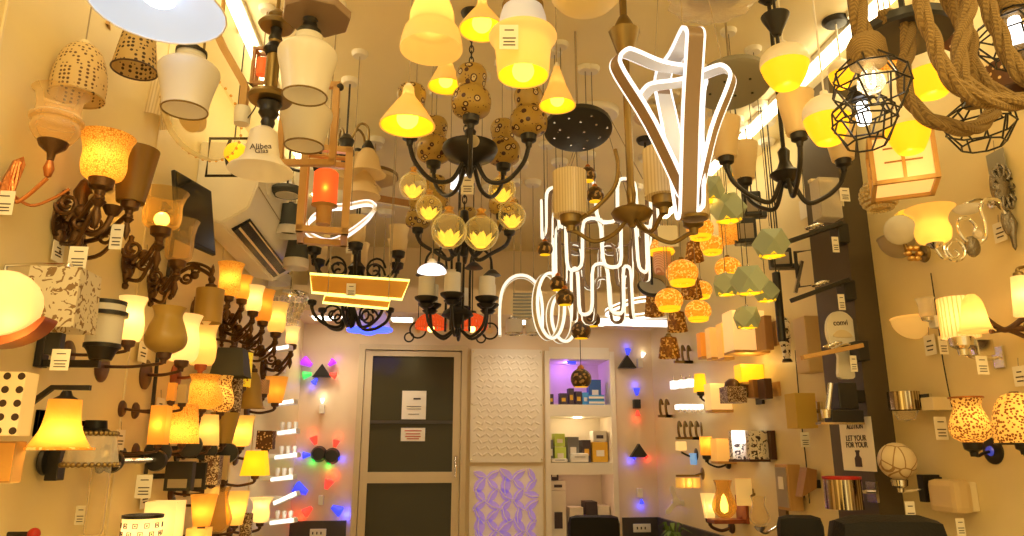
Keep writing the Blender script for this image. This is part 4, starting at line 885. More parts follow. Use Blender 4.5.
t.lathe('socket', 'rope', [(0, 4), (14, 5), (15, 14), (9, 22), (0, 24)]); cage(t, 'wire_cage', 8, 36, 52, 9); t.lathe('bulb', 'bulb_white', [(0, -26), (7, -24), (8, -14), (5, 2), (0, 4)]); t.cord(22, 'dark_cord', 4, 'iron')
t = T('rope_loop', 945, 70, 1.07, 'thick brown rope hanging in one wide swag past the opal acorn lamps', 'rope')
t.add('twisted_rope', 'rope', rope_bm(bmesh.new(), [(-58, 0, 58), (-50, 0, 61), (-37, 0, 58), (-31, 0, 46), (-35, 0, 20), (-41, 2, -4), (-40, 2, -26), (-28, 2, -48), (-8, 0, -60), (14, 0, -64), (30, 2, -57), (44, 4, -44)], 7.5)); t.lathe('ceiling_plate', 'dark_plate', [(0, 51), (44, 51), (47, 54), (47, 62), (0, 64)], (-18, 25, 0), seg=36); t.cord(62, 'iron', 3, 'iron', xy=(-18, 25))
for i, (pts, lb) in enumerate((
    ([(-8, 0, 100), (-14, 0, 70), (-8, 0, 40), (-2, 0, 5), (10, 0, -18), (30, 0, -32), (56, 0, -36), (100, 2, -34)], 'thick brown rope sweeping down and across to the picture edge below the cage'),
    ([(26, -6, 100), (30, -6, 66), (20, -6, 40), (12, -6, 8), (14, -6, -16), (30, -8, -34), (52, -8, -38)], 'thick brown rope second of the hanging bundle, curling under the first'),
    ([(42, -12, 100), (46, -12, 60), (52, -12, 34), (58, -12, 6), (70, -12, -16), (100, -12, -30)], 'thick brown rope of the bundle slanting towards the edge cage'),
    ([(16, 6, 100), (24, 6, 70), (34, 6, 40), (32, 6, 10), (44, 6, -14), (62, 6, -28), (84, 6, -30)], 'thick brown rope crossing behind the others in the bundle'),
    ([(70, 4, 100), (74, 4, 70), (84, 4, 36), (88, 4, 6), (100, 4, -20)], 'thick brown rope of the bundle hanging closest to the edge cage'))):
    t = T('hanging_rope', 945, 70, .86 + .045 * i, lb, 'rope', 'bundle of hanging ropes')
    rb = rope_bm(bmesh.new(), pts, 7.8); rope_bm(rb, [V(pts[0]) - V((0, 0, 1)), V(pts[0]) + V((0, 0, 60)), V((pts[0][0], pts[0][1], t.top - 2))], 7.8); t.add('twisted_rope', 'rope', rb)
    t.lathe('hook_plate', 'iron', [(0, t.top - 4), (11, t.top - 4), (12, t.top), (0, t.top)], (pts[0][0], pts[0][1], 0))

# wood lattice lantern and beaded ball
t = T('lattice_lantern', 901, 166, 1.75, 'square wooden lattice lantern with warm white paper panes', 'pendant lamp', rz=-YAW - .42)
W_, H_ = 27, 24
p_ = t.box('paper_panes', 'lit_white', (2 * W_ - 3, 2 * W_ - 3, 2 * H_ - 3))
b = bmesh.new()
for x in (-W_, W_):
    for y in (-W_, W_): box(b, (4, 4, 2 * H_ + 4), (x, y, 0))
for z in (-H_, H_):
    for s_ in (-W_, W_): box(b, (2 * W_, 4, 4), (0, s_, z)); box(b, (4, 2 * W_, 4), (s_, 0, z))
for s_ in (-1, 1):
    box(b, (3, 2, 2 * H_), (0, s_ * (W_ - .5), 0)); box(b, (2, 3, 2 * H_), (s_ * (W_ - .5), 0, 0))
t.add('frame', 'light_wood', b, smooth=False)
b = bmesh.new()
for s_ in (-1, 1):
    for z in (10, -4):
        for x in (-9, 9): box(b, (15, 1.5, 1.3), (x, s_ * (W_ - .5), z)); box(b, (1.5, 15, 1.3), (s_ * (W_ - .5), x, z))
    for x in (-9, 9): box(b, (1.3, 1.4, 2 * H_ - 8), (x, s_ * (W_ - .5), 0)) if 0 else None
t.add('lattice', 'wood', b, smooth=False)['kind'] = 'stuff'; t.cord(H_, 'cord', 1)
t = T('beaded_ball_lamp', 879, 196, 1.95, 'beaded woven ball lamp below the wood lattice lantern', 'pendant lamp')
bm = bmesh.new()
for j in range(7):
    z = -13 + j * 4.2; r_ = math.sqrt(max(1, 17 * 17 - z * z))
    for i in range(22): sphere(bm, 2.0, (r_ * math.cos(2 * PI * (i + j * .5) / 22), r_ * math.sin(2 * PI * (i + j * .5) / 22), z), 1, 6)
t.add('bead_shell', 'crystal_ball', bm); t.ball('core', 'wicker', 14); t.lathe('cap', 'antique_brass', [(8, 14), (6, 18), (0, 19)]); t.cord(18, 'cord', .8)
# ------------------------------------------------------------------ lamp wall (the wall with the air conditioner)
# glass cup sconce with copper plate
t = T('copper_scroll_sconce', 57, 120, None, 'clear amber glass cup wall lamp with copper leaf plate and scrolled arms', 'wall lamp', None, 'L', .085)
t.lathe('glass_cup', 'amber_clear', spl([(4, -28), (14, -24), (22, -12), (21, -4), (24, -2), (24, 2), (20, 6), (21, 24), (26, 30)], 4), seg=32)
t.lathe('holder', 'bronze', [(0, -44), (3, -43), (4, -36), (12, -29), (14, -24), (0, -23)]); t.lathe('stem', 'copper', [(0, -62), (3, -60), (5, -52), (3, -44), (0, -43)], seg=12)
w0 = V((-t.so + 3, 0, -74))
bm = bmesh.new()
prism(bm, [(-11, -30), (-5, -22), (2, 0), (6, 24), (3, 32), (-4, 26), (-10, 4), (-13, -16)], 5, TR(w0.x + 10, w0.y, w0.z + 2) @ RZ(.9))
for q in (-1, 0, 1): tube(bm, [(w0.x + 8 + q * 3, -4, w0.z - 24 + q * 2), (w0.x + 10 + q * 4, -5, w0.z), (w0.x + 12 + q * 2, -4, w0.z + 26)], 1.6, 6, sm=3)
t.add('leaf_plate', 'copper', bm)
t.tube('arm', 'copper', [(w0.x + 10, -4, -64), (w0.x + 16, -6, -88), (w0.x + 24, -4, -84), (0, 0, -62)], 2, sm=6)
t.tube('scroll_arm', 'copper', [(w0.x + 6, -6, -74), (w0.x - 6, -16, -66), (w0.x - 10, -30, -46), (w0.x - 18, -40, -40), (w0.x - 30, -50, -42)], 1.8, sm=6)
t.tube('scroll_arm', 'copper', [(w0.x + 10, -2, -80), (w0.x + 24, 8, -88), (w0.x + 40, 14, -78), (w0.x + 52, 18, -66)], 1.6, sm=6); t.tag((-30, -10, -92), 19, 24)

sconce(105, 158, 'L', .105, 'cup', 52, 46, 'lit_crackle', 'large glowing crackle glass cup on dark bronze ornate wall bracket by the copper lamp', lit=.4, plate='ornate', pr=15, pz=-58, pd=26, arc=12, armr=3, hw=24, bz=-4)
sconce(134, 176, 'L', .13, 'flare', 42, 56, 'brown_glass', 'unlit dull brown glass cup behind the glowing crackle cup', plate='ornate', pr=12, pz=-64, pd=22, armr=2.5, hw=18)
sconce(163, 210, 'L', .105, 'cup', 46, 38, 'amber_glass', 'glowing bell cup on bronze ornate wall bracket in front of the black screen', lit=.5, plate='ornate', pr=12, pz=-46, pd=24, arc=14, armr=2.6, hw=20, bulb='bulb_warm', bz=-10)
sconce(180, 241, 'L', .09, 'cup', 34, 42, 'amber_clear', 'unlit ribbed amber glass cup on bronze bracket below the glowing bell cup', plate='ornate', pr=10, pz=-38, pd=20, arc=12, armr=2.4, hw=17)
t = T('crystal_drop_bracket', 95, 214, None, 'dark bronze wall bracket with hanging crystal balls under the crackle cup', 'wall lamp', None, 'L', .08)
t.lathe('bracket', 'bronze', [(0, -58), (3, -54), (2, -46), (7, -30), (5, -18), (10, -4), (7, 10), (9, 22), (4, 34), (0, 38)], (-14, 0, 0), seg=12)
t.tube('arm', 'bronze', [(-14, 0, -10), (0, -4, -22), (12, -4, -16), (16, 0, 0)], 3, sm=6); t.lathe('cup', 'bronze', [(0, -4), (6, 0), (10, 8), (0, 10)], (16, 0, 0))
for x, y, z in ((0, -6, 14), (2, -6, -4), (12, -5, 26)): t.ball('crystal_drop', 'crystal_ball', 5.5, (x, y, z))
t.tag((22, 3, -22), 12, 26)

# globe lamp on red wooden tray, block print shades
t = T('globe_wall_lamp', 4, 304, None, 'large glowing peach globe on red wooden tray at the wall end', 'wall lamp', None, 'L', .13)
t.ball('globe', 'lit_peach', 34, (0, 0, 0)); t.light(.25, WARM, (30, -30, -40), .01)
t.add('tray', 'red_wood', prism(bmesh.new(), spl([(-40, -22), (-20, -32), (8, -34), (30, -26), (44, -14), (46, -18), (34, -32), (8, -43), (-20, -42), (-42, -34)], 3), 26)); t.box('back_plate', 'red_wood', (4, 30, 40), (-t.so + 2, 6, -24), 1); t.tube('arm', 'red_wood', [(-t.so + 3, 4, -34), (-10, 2, -36)], 4)
t = T('weave_shade_lamp', 63, 300, None, 'white square shade with dark leaf weave under a silver bracket', 'wall lamp', None, 'L', .12)
t.lathe('shade', 'weave_white', [(35, -31), (33, 29)], seg=4, smooth=False); t.tube('bracket', 'chrome', [(-t.so + 2, 0, 20), (-t.so + 2, 0, 34), (-30, 0, 36), (4, 0, 36)], 2); t.lathe('socket', 'chrome', [(9, 26), (6, 34), (3, 38), (0, 38)]); t.box('wall_bar', 'black_plastic', (6, 12, 34), (-t.so + 3, 0, -30), 1); t.box('lower_block', 'black_plastic', (14, 10, 22), (-2, 2, -44), 1)
t.tag((4, 8, 46), 18, 24)
t = T('ringed_cylinder_lamp', 105, 326, None, 'white cylinder lamp with black rings on black angle bracket', 'wall lamp', None, 'L', .13)
t.lathe('cylinder', 'white_glass', [(0, -22), (16, -22), (17, 22), (15, 22)], seg=32)
for z, r_ in ((23, 17.5), (12, 20), (-20, 17)): t.lathe('ring', 'iron', [(r_ - 3, z - 2), (r_, z - 2), (r_, z + 2), (r_ - 3, z + 2), (r_ - 3, z - 2)])
t.lathe('base', 'iron', [(0, -34), (10, -34), (13, -26), (16, -22), (0, -22)]); t.box('angle_arm', 'iron', (t.so, 7, 7), (-t.so / 2, 0, -38), .6); t.box('wall_bar', 'iron', (7, 14, 40), (-t.so + 4, 0, -22), .8)
t = T('block_print_lamp', 10, 404, None, 'cream rectangular shade with black flower print glowing softly', 'wall lamp', None, 'L', .1)
t.box('shade', 'floral_check', (38, 26, 62), (-2, 0, 0), 1); t.box('back_plate', 'wood', (4, 30, 40), (-t.so + 2, 0, 0), .6); t.tag((36, 10, 46), 18, 22)
t = T('orange_block_lamp', 6, 462, None, 'orange wooden up and down block lamp below the black flower print shade', 'wall lamp', None, 'L', .08)
t.box('block', 'light_wood', (24, 20, 40), (0, 0, 0), 1); t.box('lit_panel', 'lit_amber', (22, 1.2, 36), (0, -10.6, 0)); t.box('back_plate', 'wood', (3, 16, 30), (-t.so + 1.5, 0, 0)); t.tube('arm', 'wood', [(-t.so + 2, 0, 0), (-10, 0, 0)], 3); t.light(.1, WARM, (14, 0, -34))
# big glowing bell under black angle arm
t = T('bell_wall_lamp', 62, 424, None, 'glowing amber bell glass hanging from a black angled arm', 'wall lamp', None, 'L', .14)
t.lathe('bell_shade', 'lit_amber', spl([(31, -24), (27, -21), (19, -6), (16, 8), (15, 24)], 4), seg=36); rim(t, 31, -24, 'amber_orange', t.e.children[0], 1.5); t.light(.26, WARM, (5, -9, -12), .01); t.ball('bulb', 'bulb_warm', 5, (0, 2, 0))
t.lathe('cap', 'iron', [(0, 33), (4, 33), (6, 28), (11, 25), (11, 23), (0, 23)]); t.add('angle_arm', 'iron', sweep(bmesh.new(), [(22, 0, 36), (-14, 0, 36), (-48, 0, 6)], rect(5, 5)), smooth=False)
t.box('wall_bar', 'iron', (6, 14, 34), (-t.so + 4, 0, -4), .8); t.tube('link', 'iron', [(-t.so + 4, 0, 0), (-46, 0, 7)], 2.5)
t = T('wall_bar_mount', 56, 465, None, 'short black mounting bar on the wall under the glowing amber bell', 'wall bracket', None, 'L', .03); t.box('bar', 'iron', (12, 16, 30), (0, 0, 0), 1); t.lathe('disc', 'iron', [(0, -2), (13, -2), (14, 0), (13, 3), (0, 3)], (-8, -6, 4), rot=RY(PI / 2))
t = T('crystal_basket_lamp', 93, 446, None, 'clear crystal basket shade with beaded rims under a black square cap', 'wall lamp', None, 'L', .12)
t.lathe('basket', 'crystal', [(20, 12), (23, -4), (25, -18)], seg=32); bm = bmesh.new()
for z, r_ in ((12, 20), (-18, 25)):
    bm = bmesh.new()
    for i in range(28): sphere(bm, 2.6, (r_ * math.cos(i * PI / 14), r_ * math.sin(i * PI / 14), z), 1, 6)
    t.add('beaded_rim', 'antique_brass', bm); t.lathe('cap', 'iron', [(0, 25), (10, 25), (11, 17), (17, 13), (0, 13)], seg=24); t.box('arm', 'iron', (t.so, 6, 5), (-t.so / 2, 0, 22)); t.box('back_plate', 'iron', (4, 16, 26), (-t.so + 2, 0, 22), .6)
t = T('chrome_bar_lamp', 140, 461, None, 'horizontal chrome bar with dark round end discs across the wall', 'picture light', None, 'L', .1)
t.tube('bar', 'chrome', [(-18, -30, 0), (12, 30, 1)], 3); 
for s_, y in (((-16), -26), (8, 22)): t.lathe('end_disc', 'iron', [(0, -4), (10, -4), (11, 0), (10, 4), (0, 4)], (s_, y, 0), rot=RX(PI / 2))
t.tube('arm', 'chrome', [(-t.so + 2, 0, 0), (-4, 0, 0)], 3); t.lathe('back_plate', 'iron', [(12, 0), (12, 2), (0, 3)], (-t.so, 0, 0), rot=RY(PI / 2)); t.tag((10, -10, -24), 15, 22)
t = T('clear_tube_lamp', 98, 494, None, 'faint clear glass tube lamp standing under the crystal basket', 'wall lamp', None, 'L', .07)
t.lathe('tube', 'clear_glass', [(0, -38), (8, -38), (9, -34), (9, 36), (7, 38)]); t.lathe('cap', 'chrome', [(0, 36), (9, 36), (9, 42), (0, 42)]); t.box('back_plate', 'chrome', (3, 10, 16), (-t.so + 1.5, 0, 38)); t.tube('arm', 'chrome', [(-t.so + 2, 0, 39), (0, 0, 39)], 2); t.tag((-14, 0, -20), 9, 18)
t = T('round_wall_light', 34, 534, None, 'dark red round knob on the wall at the bottom edge', 'wall lamp', None, 'L', .05); t.ball('knob', 'red_enamel', 6); t.lathe('stem', 'iron', [(4, 0), (2.5, 4), (2.5, t.so), (0, t.so)], (0, 0, 0), rot=RY(-PI / 2))
t = T('square_print_drum', 141, 534, None, 'white drum shade with black rings and small black squares at the bottom edge', 'table lamp', None, 'L', .2)
sh = t.lathe('drum', 'lit_soft', [(18.5, -40), (18.5, 18)], seg=36)
bm = bmesh.new()
for j in range(4):
    for i in range(11):
        a = 2 * PI * (i + .5 * (j % 2)) / 11; mt = RZ(a) @ TR(0, -18.7, 9 - j * 8)
        for q in range(4): box(bm, (4.4, .4, .9), (0, 0, 0), mt @ RY(q * PI / 2) @ TR(0, 0, 1.9)) if 0 else None
        b2 = [V((math.cos(q * PI / 2 + PI / 4) * 2.9, 0, math.sin(q * PI / 2 + PI / 4) * 2.9)) for q in range(4)]
        sweep(bm, [mt @ v_ for v_ in b2], rect(.9, .9), True); sphere(bm, .9, mt @ V((0, 0, 0)), 1, 5)
t.add('square_print', 'ink', bm, sh, False)
for z in (17,): t.lathe('black_ring', 'iron', [(18, z - 1.5), (19.4, z - 1.5), (19.4, z + 1.5), (18, z + 1.5), (18, z - 1.5)], seg=36, parent=sh)
t.light(.25, (1, .85, .55), (0, 0, 2)); t.tube('arm', 'chrome', [(-t.so + 2, 0, -42), (0, 0, -42)], 2.5); t.box('back_plate', 'chrome', (4, 16, 24), (-t.so + 2, 0, -42))

# candle cup row
RB = 'row of cup shades on brown round plates'
sconce(131, 319, 'L', .15, 'waist', 27, 44, 'lit_white', 'glowing white waisted cup beside the ringed cylinder lamp', lit=.4, metal='dark_wood', pr=14, group=RB, pd=20, arc=2, hw=14)
sconce(167, 330, 'L', .17, 'vase', 40, 46, 'olive_glass', 'unlit olive brown vase cup in the row of cup shades', metal='dark_wood', pr=16, group=RB, pd=20, arc=2, hw=14)
sconce(184, 338, 'L', .12, 'waist', 32, 46, 'lit_white', 'glowing cream cup directly behind the olive brown vase', lit=.4, metal='dark_wood', pr=15, group=RB, pd=20, arc=2, hw=14)
sconce(203, 344, 'L', .10, 'waist', 28, 42, 'lit_soft', 'softly glowing cream cup last in the row of cup shades', lit=.3, metal='red_wood', pr=14, group=RB, pd=20, arc=2, hw=12)
sconce(209, 306, 'L', .13, 'cyl', 27, 34, 'olive_glass', 'unlit olive square cup hanging from a bronze curved arm under the air conditioner', up=False, plate='ornate', pr=8, pz=26, arc=14, hw=12, armr=2)
# ornate chandelier wall brackets further down
for i, (px, py, w_, h_, mt_, lt, so_, lb) in enumerate(((230, 280, 26, 34, 'lit_crackle', .35, .14, 'glowing crackle cup on bronze scroll bracket below the air conditioner'), (243, 288, 18, 24, 'lit_amber', .12, .10, 'small amber cup beside the glowing crackle cup'), (254, 299, 20, 26, 'lit_white', .3, .14, 'small bright cup on bronze scroll bracket in the far bracket row'), (264, 306, 20, 32, 'lit_amber', .12, .14, 'dull amber tall cup beside the small bright cup'), (277, 318, 22, 30, 'lit_soft', .3, .16, 'glowing cream cup in the far bracket row above the white spot bars'), (292, 336, 15, 18, 'lit_peach', .15, .16, 'last small glowing cup of the far bracket row at the corner'))):
    sconce(px, py, 'L', so_, 'cup', w_, h_, mt_, lb, lit=lt, plate='ornate', pr=7, pz=-28, pd=22, arc=10, armr=1.7, hw=11, group='cups on bronze scroll brackets', tag=None)
# small lower rows of shades
def shade(px, py, kind, w, h, mat, label, lit=0, so=.13, up=True, metal='dark_wood', seg=28, group=None, pr=8, **kw):
    return sconce(px, py, 'L', so, kind, w, h, mat, label, lit=lit, up=up, metal=metal, seg=seg, pr=pr, arc=3, armr=1.3, hw=8, group=group, **kw)
shade(232, 363, 'taper', 46, 28, 'slate_fabric', 'dark slate tapered square shade above the amber crackle jars', seg=4, up=False)
shade(244, 370, 'cyl', 15, 34, 'lit_yellow_flower', 'yellow flowered cylinder shade beside the dark slate shade', lit=.08)
shade(204, 392, 'vase', 38, 34, 'lit_crackle', 'glowing amber crackle jar in the second row beneath the cup shades', lit=.35)
shade(222, 394, 'vase', 24, 36, 'floral_lit', 'glowing speckled yellow jar beside the amber crackle jar', lit=.2)
shade(236, 392, 'cyl', 12, 38, 'damask_brown', 'narrow dark and white cylinder shade between two jars', plate='rect')
shade(252, 390, 'bell', 28, 36, 'olive_glass', 'unlit pale olive bell shade in the second row', up=False)
shade(264, 387, 'cyl', 10, 14, 'pink_stripe', 'small pink cylinder shade beside the pale olive bell')
shade(276, 390, 'flare', 22, 26, 'lit_amber', 'cream fan shaped cup at the far end of the second row', lit=.12)
shade(172, 392, 'cyl', 10, 18, 'lit_amber', 'small orange wooden block light under the brown round plates', seg=4); shade(183, 394, 'cyl', 12, 18, 'cream_glass', 'small cream block light beside the orange block light', seg=4)
shade(160, 425, 'cyl', 22, 38, 'lit_amber', 'orange textured square shade at the start of the third row', lit=.12, seg=4)
shade(184, 424, 'taper', 32, 38, 'lit_crackle', 'brightly glowing leaf crackle shade in the third row', lit=.5, bz=-8)
shade(209, 430, 'taper', 22, 30, 'lit_soft', 'plain glowing cream shade beside the leaf crackle shade', lit=.15)
shade(224, 428, 'flare', 28, 30, 'olive_glass', 'unlit olive flared shade in the third row')
shade(242, 431, 'cup', 24, 30, 'lit_warm', 'bright yellow flared cup beside the olive flared shade', lit=.4)
shade(266, 440, 'cyl', 22, 18, 'lattice_dark', 'dark square lattice shade near the white spot bars', seg=4)
shade(166, 474, 'cyl', 10, 10, 'iron', 'small black square lamp head on the wall below the third row', seg=4) if 0 else None
for px, py, w_, h_, lb in ((180, 476, 26, 28, 'black box lamp on the wall under the third row, first of two'), (196, 476, 22, 26, 'black box lamp on the wall under the third row, second of two')):
    t = T('black_box_lamp', px, py, None, lb, 'wall lamp', 'black box lamps', 'L', .08); t.box('box', 'black_plastic', (w_, 12, h_), (0, 0, 0), .8); t.box('lens', 'grey_glass', (w_ * .7, 1, h_ * .3), (0, -6.3, -h_ * .25)); t.box('bracket', 'iron', (t.so - w_ * .4, 5, 5), (-t.so / 2 - w_ * .2, 0, 0))
for px, py, r_, lb in ((158, 452, 12, 'dark bracket arm with disc at the start of the black bracket row'), (190, 446, 11, 'dark bracket arm with disc under the leaf crackle shade'), (206, 450, 10, 'dark bracket arm with disc under the plain cream shade'), (228, 453, 9, 'dark bracket arm with disc under the olive flared shade')):
    t = T('disc_bracket', px, py, None, lb, 'wall bracket', 'dark disc brackets', 'L', .1); t.lathe('disc', 'iron', [(0, -3), (r_, -3), (r_ + 1, 0), (r_, 3), (0, 4)], rot=RX(PI / 2) @ RY(.3)); t.box('arm', 'iron', (t.so, 7, 8), (-t.so / 2, 4, -4), .6); t.lathe('wall_plate', 'iron', [(8, 0), (8, 2), (0, 3)], (-t.so, 4, -4), rot=RY(PI / 2))
shade(213, 470, 'cyl', 20, 28, 'damask_brown', 'dark brown damask square shade with pale vines', seg=4, lit=0); shade(212, 491, 'cyl', 16, 8, 'lit_warm', 'small yellow lit block under the brown damask shade', seg=4, lit=.05)
shade(225, 468, 'cyl', 9, 24, 'cream_glass', 'small cream paper cylinder beside the brown damask shade', seg=4)
shade(256, 463, 'taper', 34, 24, 'lit_yellow', 'bright yellow square shade glowing beside the white spot bars', seg=4, lit=.35)
shade(164, 522, 'cyl', 42, 40, 'lit_white', 'bright cream square shade beside the printed drum at the bottom', seg=4, lit=.4)
shade(203, 510, 'flare', 26, 30, 'lit_amber', 'orange flared shade behind the clear hurricane glass', lit=.2)
shade(218, 510, 'hurricane', 28, 44, 'amber_glass', 'clear hurricane glass lamp in the bottom row')
shade(236, 508, 'flare', 24, 32, 'lit_warm', 'bright glowing flared shade behind the hurricane glass', lit=.4)
shade(261, 510, 'tulip', 24, 24, 'lit_peach', 'glowing tulip cup at the far end of the bottom row', lit=.35, bulb='bulb_warm')
shade(246, 526, 'cyl', 12, 24, 'damask_brown', 'dark patterned stem lamp beside the glowing tulip cup'); shade(199, 534, 'cyl', 28, 12, 'lit_warm', 'low yellow lit block at the bottom edge under the flared shade', seg=4, lit=.1)
# black screen and air conditioner
A = [PX(175, 262, XL + .02)[0], PX(214, 200, XL + .05)[0]]
t = T('wall_screen', 194, 214, None, 'black flat screen tilted out from the wall beside the bronze cups', 'screen', None, 'L', .09, rz=0)
bm = bmesh.new(); mt = RZ(-.3) @ RX(0) @ RY(-.18)
box(bm, (4, 62, 72), (0, 0, 0), mt, .8); t.add('panel', 'black_plastic', bm, smooth=False)
bm = bmesh.new(); box(bm, (.6, 58, 67), (0, 0, 0), mt @ TR(2.2, 0, 1)); t.add('display', 'screen', bm, smooth=False); t.tube('wall_arm', 'iron', [(-t.so + 2, 0, 0), (-2, 0, 0)], 4); t.box('wall_plate', 'iron', (3, 18, 18), (-t.so + 1.5, 0, 0))
p = PX(244, 212, XL + .12)[0]
e = bpy.data.objects.new('air_conditioner', None); C.objects.link(e); e.location = (XL, 3.0, 2.33); e['label'] = 'white split air conditioner unit high on the lamp wall'; e['category'] = 'air conditioner'
def acm(nm, mat, poly, y0, y1, par=None):
    bm = bmesh.new(); prism(bm, poly, y1 - y0, TR(0, (y0 + y1) / 2, 0)); bmesh.ops.bevel(bm, geom=bm.edges[:], offset=.006, segments=2, affect='EDGES'); return mobj(nm, bm, mat, par or e)
acm('body', 'white_plastic', [(0, -.13), (.10, -.15), (.19, -.09), (.215, 0), (.215, .14), (.19, .16), (0, .16)], -.46, .46)
mobj('outlet_slot', box(bmesh.new(), (.075, .74, .012), (.148, 0, -.126), RY(-.58)), 'screen', e, smooth=False)
bm = bmesh.new()
for i in range(2): box(bm, (.028, .74, .004), (.132 + i * .032, 0, -.140 + i * .022), RY(-.35))
mobj('louvre', bm, 'cream_plastic', e, smooth=False); mobj('energy_label', box(bmesh.new(), (.002, .07, .09), (.217, -.3, .06)), 'paper', e, smooth=False)
mobj('seam', box(bmesh.new(), (.002, .9, .003), (.2165, 0, -.005)), 'cord', e, smooth=False)
b = bmesh.new(); tube(b, [(.01, -.5, -.05), (.012, -.62, -.1), (.012, -.66, -.5), (.012, -.64, -1.0)], .006, 6, sm=4); mobj('cable', b, 'dark_cord', e)
# white spot bars in the far corner
for i, (px, py, w_) in enumerate(((281, 345, 22), (285, 399, 24), (289, 428, 20), (288, 452, 24), (284, 474, 24), (287, 494, 26), (284, 517, 26))):
    t = T('spot_bar', px, py, None, ('white bar spotlight highest in the corner column', 'white bar spotlight second from the top of the corner column', 'white bar with three small spots, third in the corner column', 'white bar with three small spots in the middle of the corner column', 'white bar with three small spots below the middle of the corner column', 'tilted white bar spotlight second from the bottom of the corner column', 'lowest white bar spotlight of the corner column')[i], 'spot light', 'white spot bars in the corner', 'L', .13, rz=-.25)
    b_ = t.box('bar', 'white_metal', (w_, 10, 5), (0, 0, -4), .8, rot=RY(-.12 if i != 5 else -.4)); t.box('diffuser', 'led_white', (w_ * .9, 1, 3), (0, -5.6, -4), rot=RY(-.12 if i != 5 else -.4))
    if i in (2, 3, 4, 6):
        for x in (-7, 0, 7): t.lathe('spot_head', 'white_metal', [(0, 0), (1.6, 0), (2.4, 6), (2, 8), (0, 8)], (x, 0, -2), seg=10)
    t.box('wall_arm', 'white_metal', (t.so, 5, 4), (-t.so / 2, 2, -4)); t.light(.10, (1, .93, .8), (10, -14, 2))
for px, py, w_, h_, lb in ((262, 356, 8, 10, 'small square grey switch plate above the pale olive bell'), (283, 366, 10, 12, 'pale square switch plate by the corner column')):
    t = T('switch_plate', px, py, None, lb, 'switch', 'switch plates', 'L', .006); t.box('plate', 'grey_plate' if px == 262 else 'white_plastic', (3, w_ * 2, h_), (0, 0, 0), .4); t.box('rocker', 'white_plastic', (1, w_, h_ * .5), (2, 0, 0))
# price tags hanging on the wall
for i, (px, py, w_, h_) in enumerate(((146, 262, 0, 0), (160, 408, 0, 0), (145, 498, 0, 0), (58, 252, 0, 0), (213, 345, 0, 0), (143, 352, 0, 0), (120, 440, 0, 0))):
    t = T('price_tag', px, py, None, ('white price tag under the glowing bell cup and black screen', 'white price tag above the chrome bar lamp', 'white price tag above the printed drum', 'white price tag above the weave shade', 'white price tag beside the last cream cup of the row', 'white price tag beneath the glowing waisted cup', 'white price tag by the crystal basket rim')[i], 'price tag', 'price tags on the lamp wall', 'L', .012)
    t.box('card', 'paper', (.6, 22, 20), (0, 0, 0)); bm = bmesh.new()
    for z, ww in ((4, 8), (-1, 14), (-4, 11)): box(bm, (.3, ww, 1.3), (.5, 0, z))
    t.add('writing', 'ink', bm, smooth=False); t.tube('string', 'cord', [(0, 0, 10), (-1, 0, 18)], .4)
# ------------------------------------------------------------------ long wall with the column
def rs(px, py, kind, w, h, mat, label, lit=0, so=.12, up=True, metal='antique_brass', seg=28, group=None, pr=8, **kw):
    return sconce(px, py, 'R', so, kind, w, h, mat, label, lit=lit, up=up, metal=metal, seg=seg, pr=pr, arc=kw.pop('arc', 4), armr=kw.pop('armr', 1.6), group=group, **kw)
def uplight(px, py, w, h, mat, lb, so=.06):
    so = w / 2 * .0033
    t = T('bowl_uplighter', px, py, None, lb, 'wall lamp', 'half bowl wall uplighters', 'R', so)
    bm = bmesh.new(); n = 14
    pf = [(w / 2 * math.sin(a), -h * .8 * math.cos(a)) for a in [PI / 2 * i / 8 for i in range(9)]]
    rings = [[bm.verts.new(V((t.so - r_ * 1.0 * math.cos(-PI / 2 + PI * i / n) , r_ * math.sin(-PI / 2 + PI * i / n), z + h * .2))) for i in range(n + 1)] for r_, z in pf]
    for a, b_ in zip(rings, rings[1:]):
        for i in range(n): bm.faces.new((a[i], a[i + 1], b_[i + 1], b_[i]))
    bmesh.ops.remove_doubles(bm, verts=bm.verts[:], dist=.02)
    t.add('bowl', mat, bm); t.tube('rim', mat, [(t.so - w / 2 * math.cos(-PI / 2 + PI * i / n) , w / 2 * math.sin(-PI / 2 + PI * i / n), h * .2) for i in range(n + 1)], .9)
    t.box('back_plate', 'white_plastic', (2, w * .5, h * .5), (t.so - 1, 0, 0)); return t
uplight(895, 323, 46, 26, 'lit_soft', 'cream half bowl uplighter beside the column below the floral scroll lamp', .09)
uplight(882, 242, 44, 26, 'grey_glass', 'grey brown half bowl uplighter beside the column at scroll lamp height', .09)
# ornate scroll wall lamp
t = T('silver_scroll_lamp', 984, 235, None, 'silver scroll wall lamp with glowing flared cup and ornate dark silver plate', 'wall lamp', None, 'R', .10)
def oval(bm, x, y, z, rx, rz, th): lathe(bm, [(1, 0), (.92, th * .6), (.6, th), (0, th * 1.15)], 20, TR(x, y, z) @ RX(PI / 2) @ Matrix.Diagonal((rx, rz, 1, 1)))
bm = bmesh.new(); oval(bm, 26, 0, 50, 11, 24, 6); oval(bm, 28, 0, 14, 7, 14, 5)
for q in range(9):
    a = q * 2 * PI / 9; tube(bm, [(26 + 6 * math.cos(a), -6, 50 + 12 * math.sin(a)), (26 + 11 * math.cos(a), -7, 50 + 22 * math.sin(a)), (26 + 13 * math.cos(a + .35), -5, 50 + 25 * math.sin(a + .35)), (26 + 10 * math.cos(a + .5), -6, 50 + 19 * math.sin(a + .5))], 1.5, 6, sm=3)
lathe(bm, [(0, -22), (2, -18), (3, -6), (6, 6), (3, 16), (0, 18)], 10, TR(30, -2, 6))
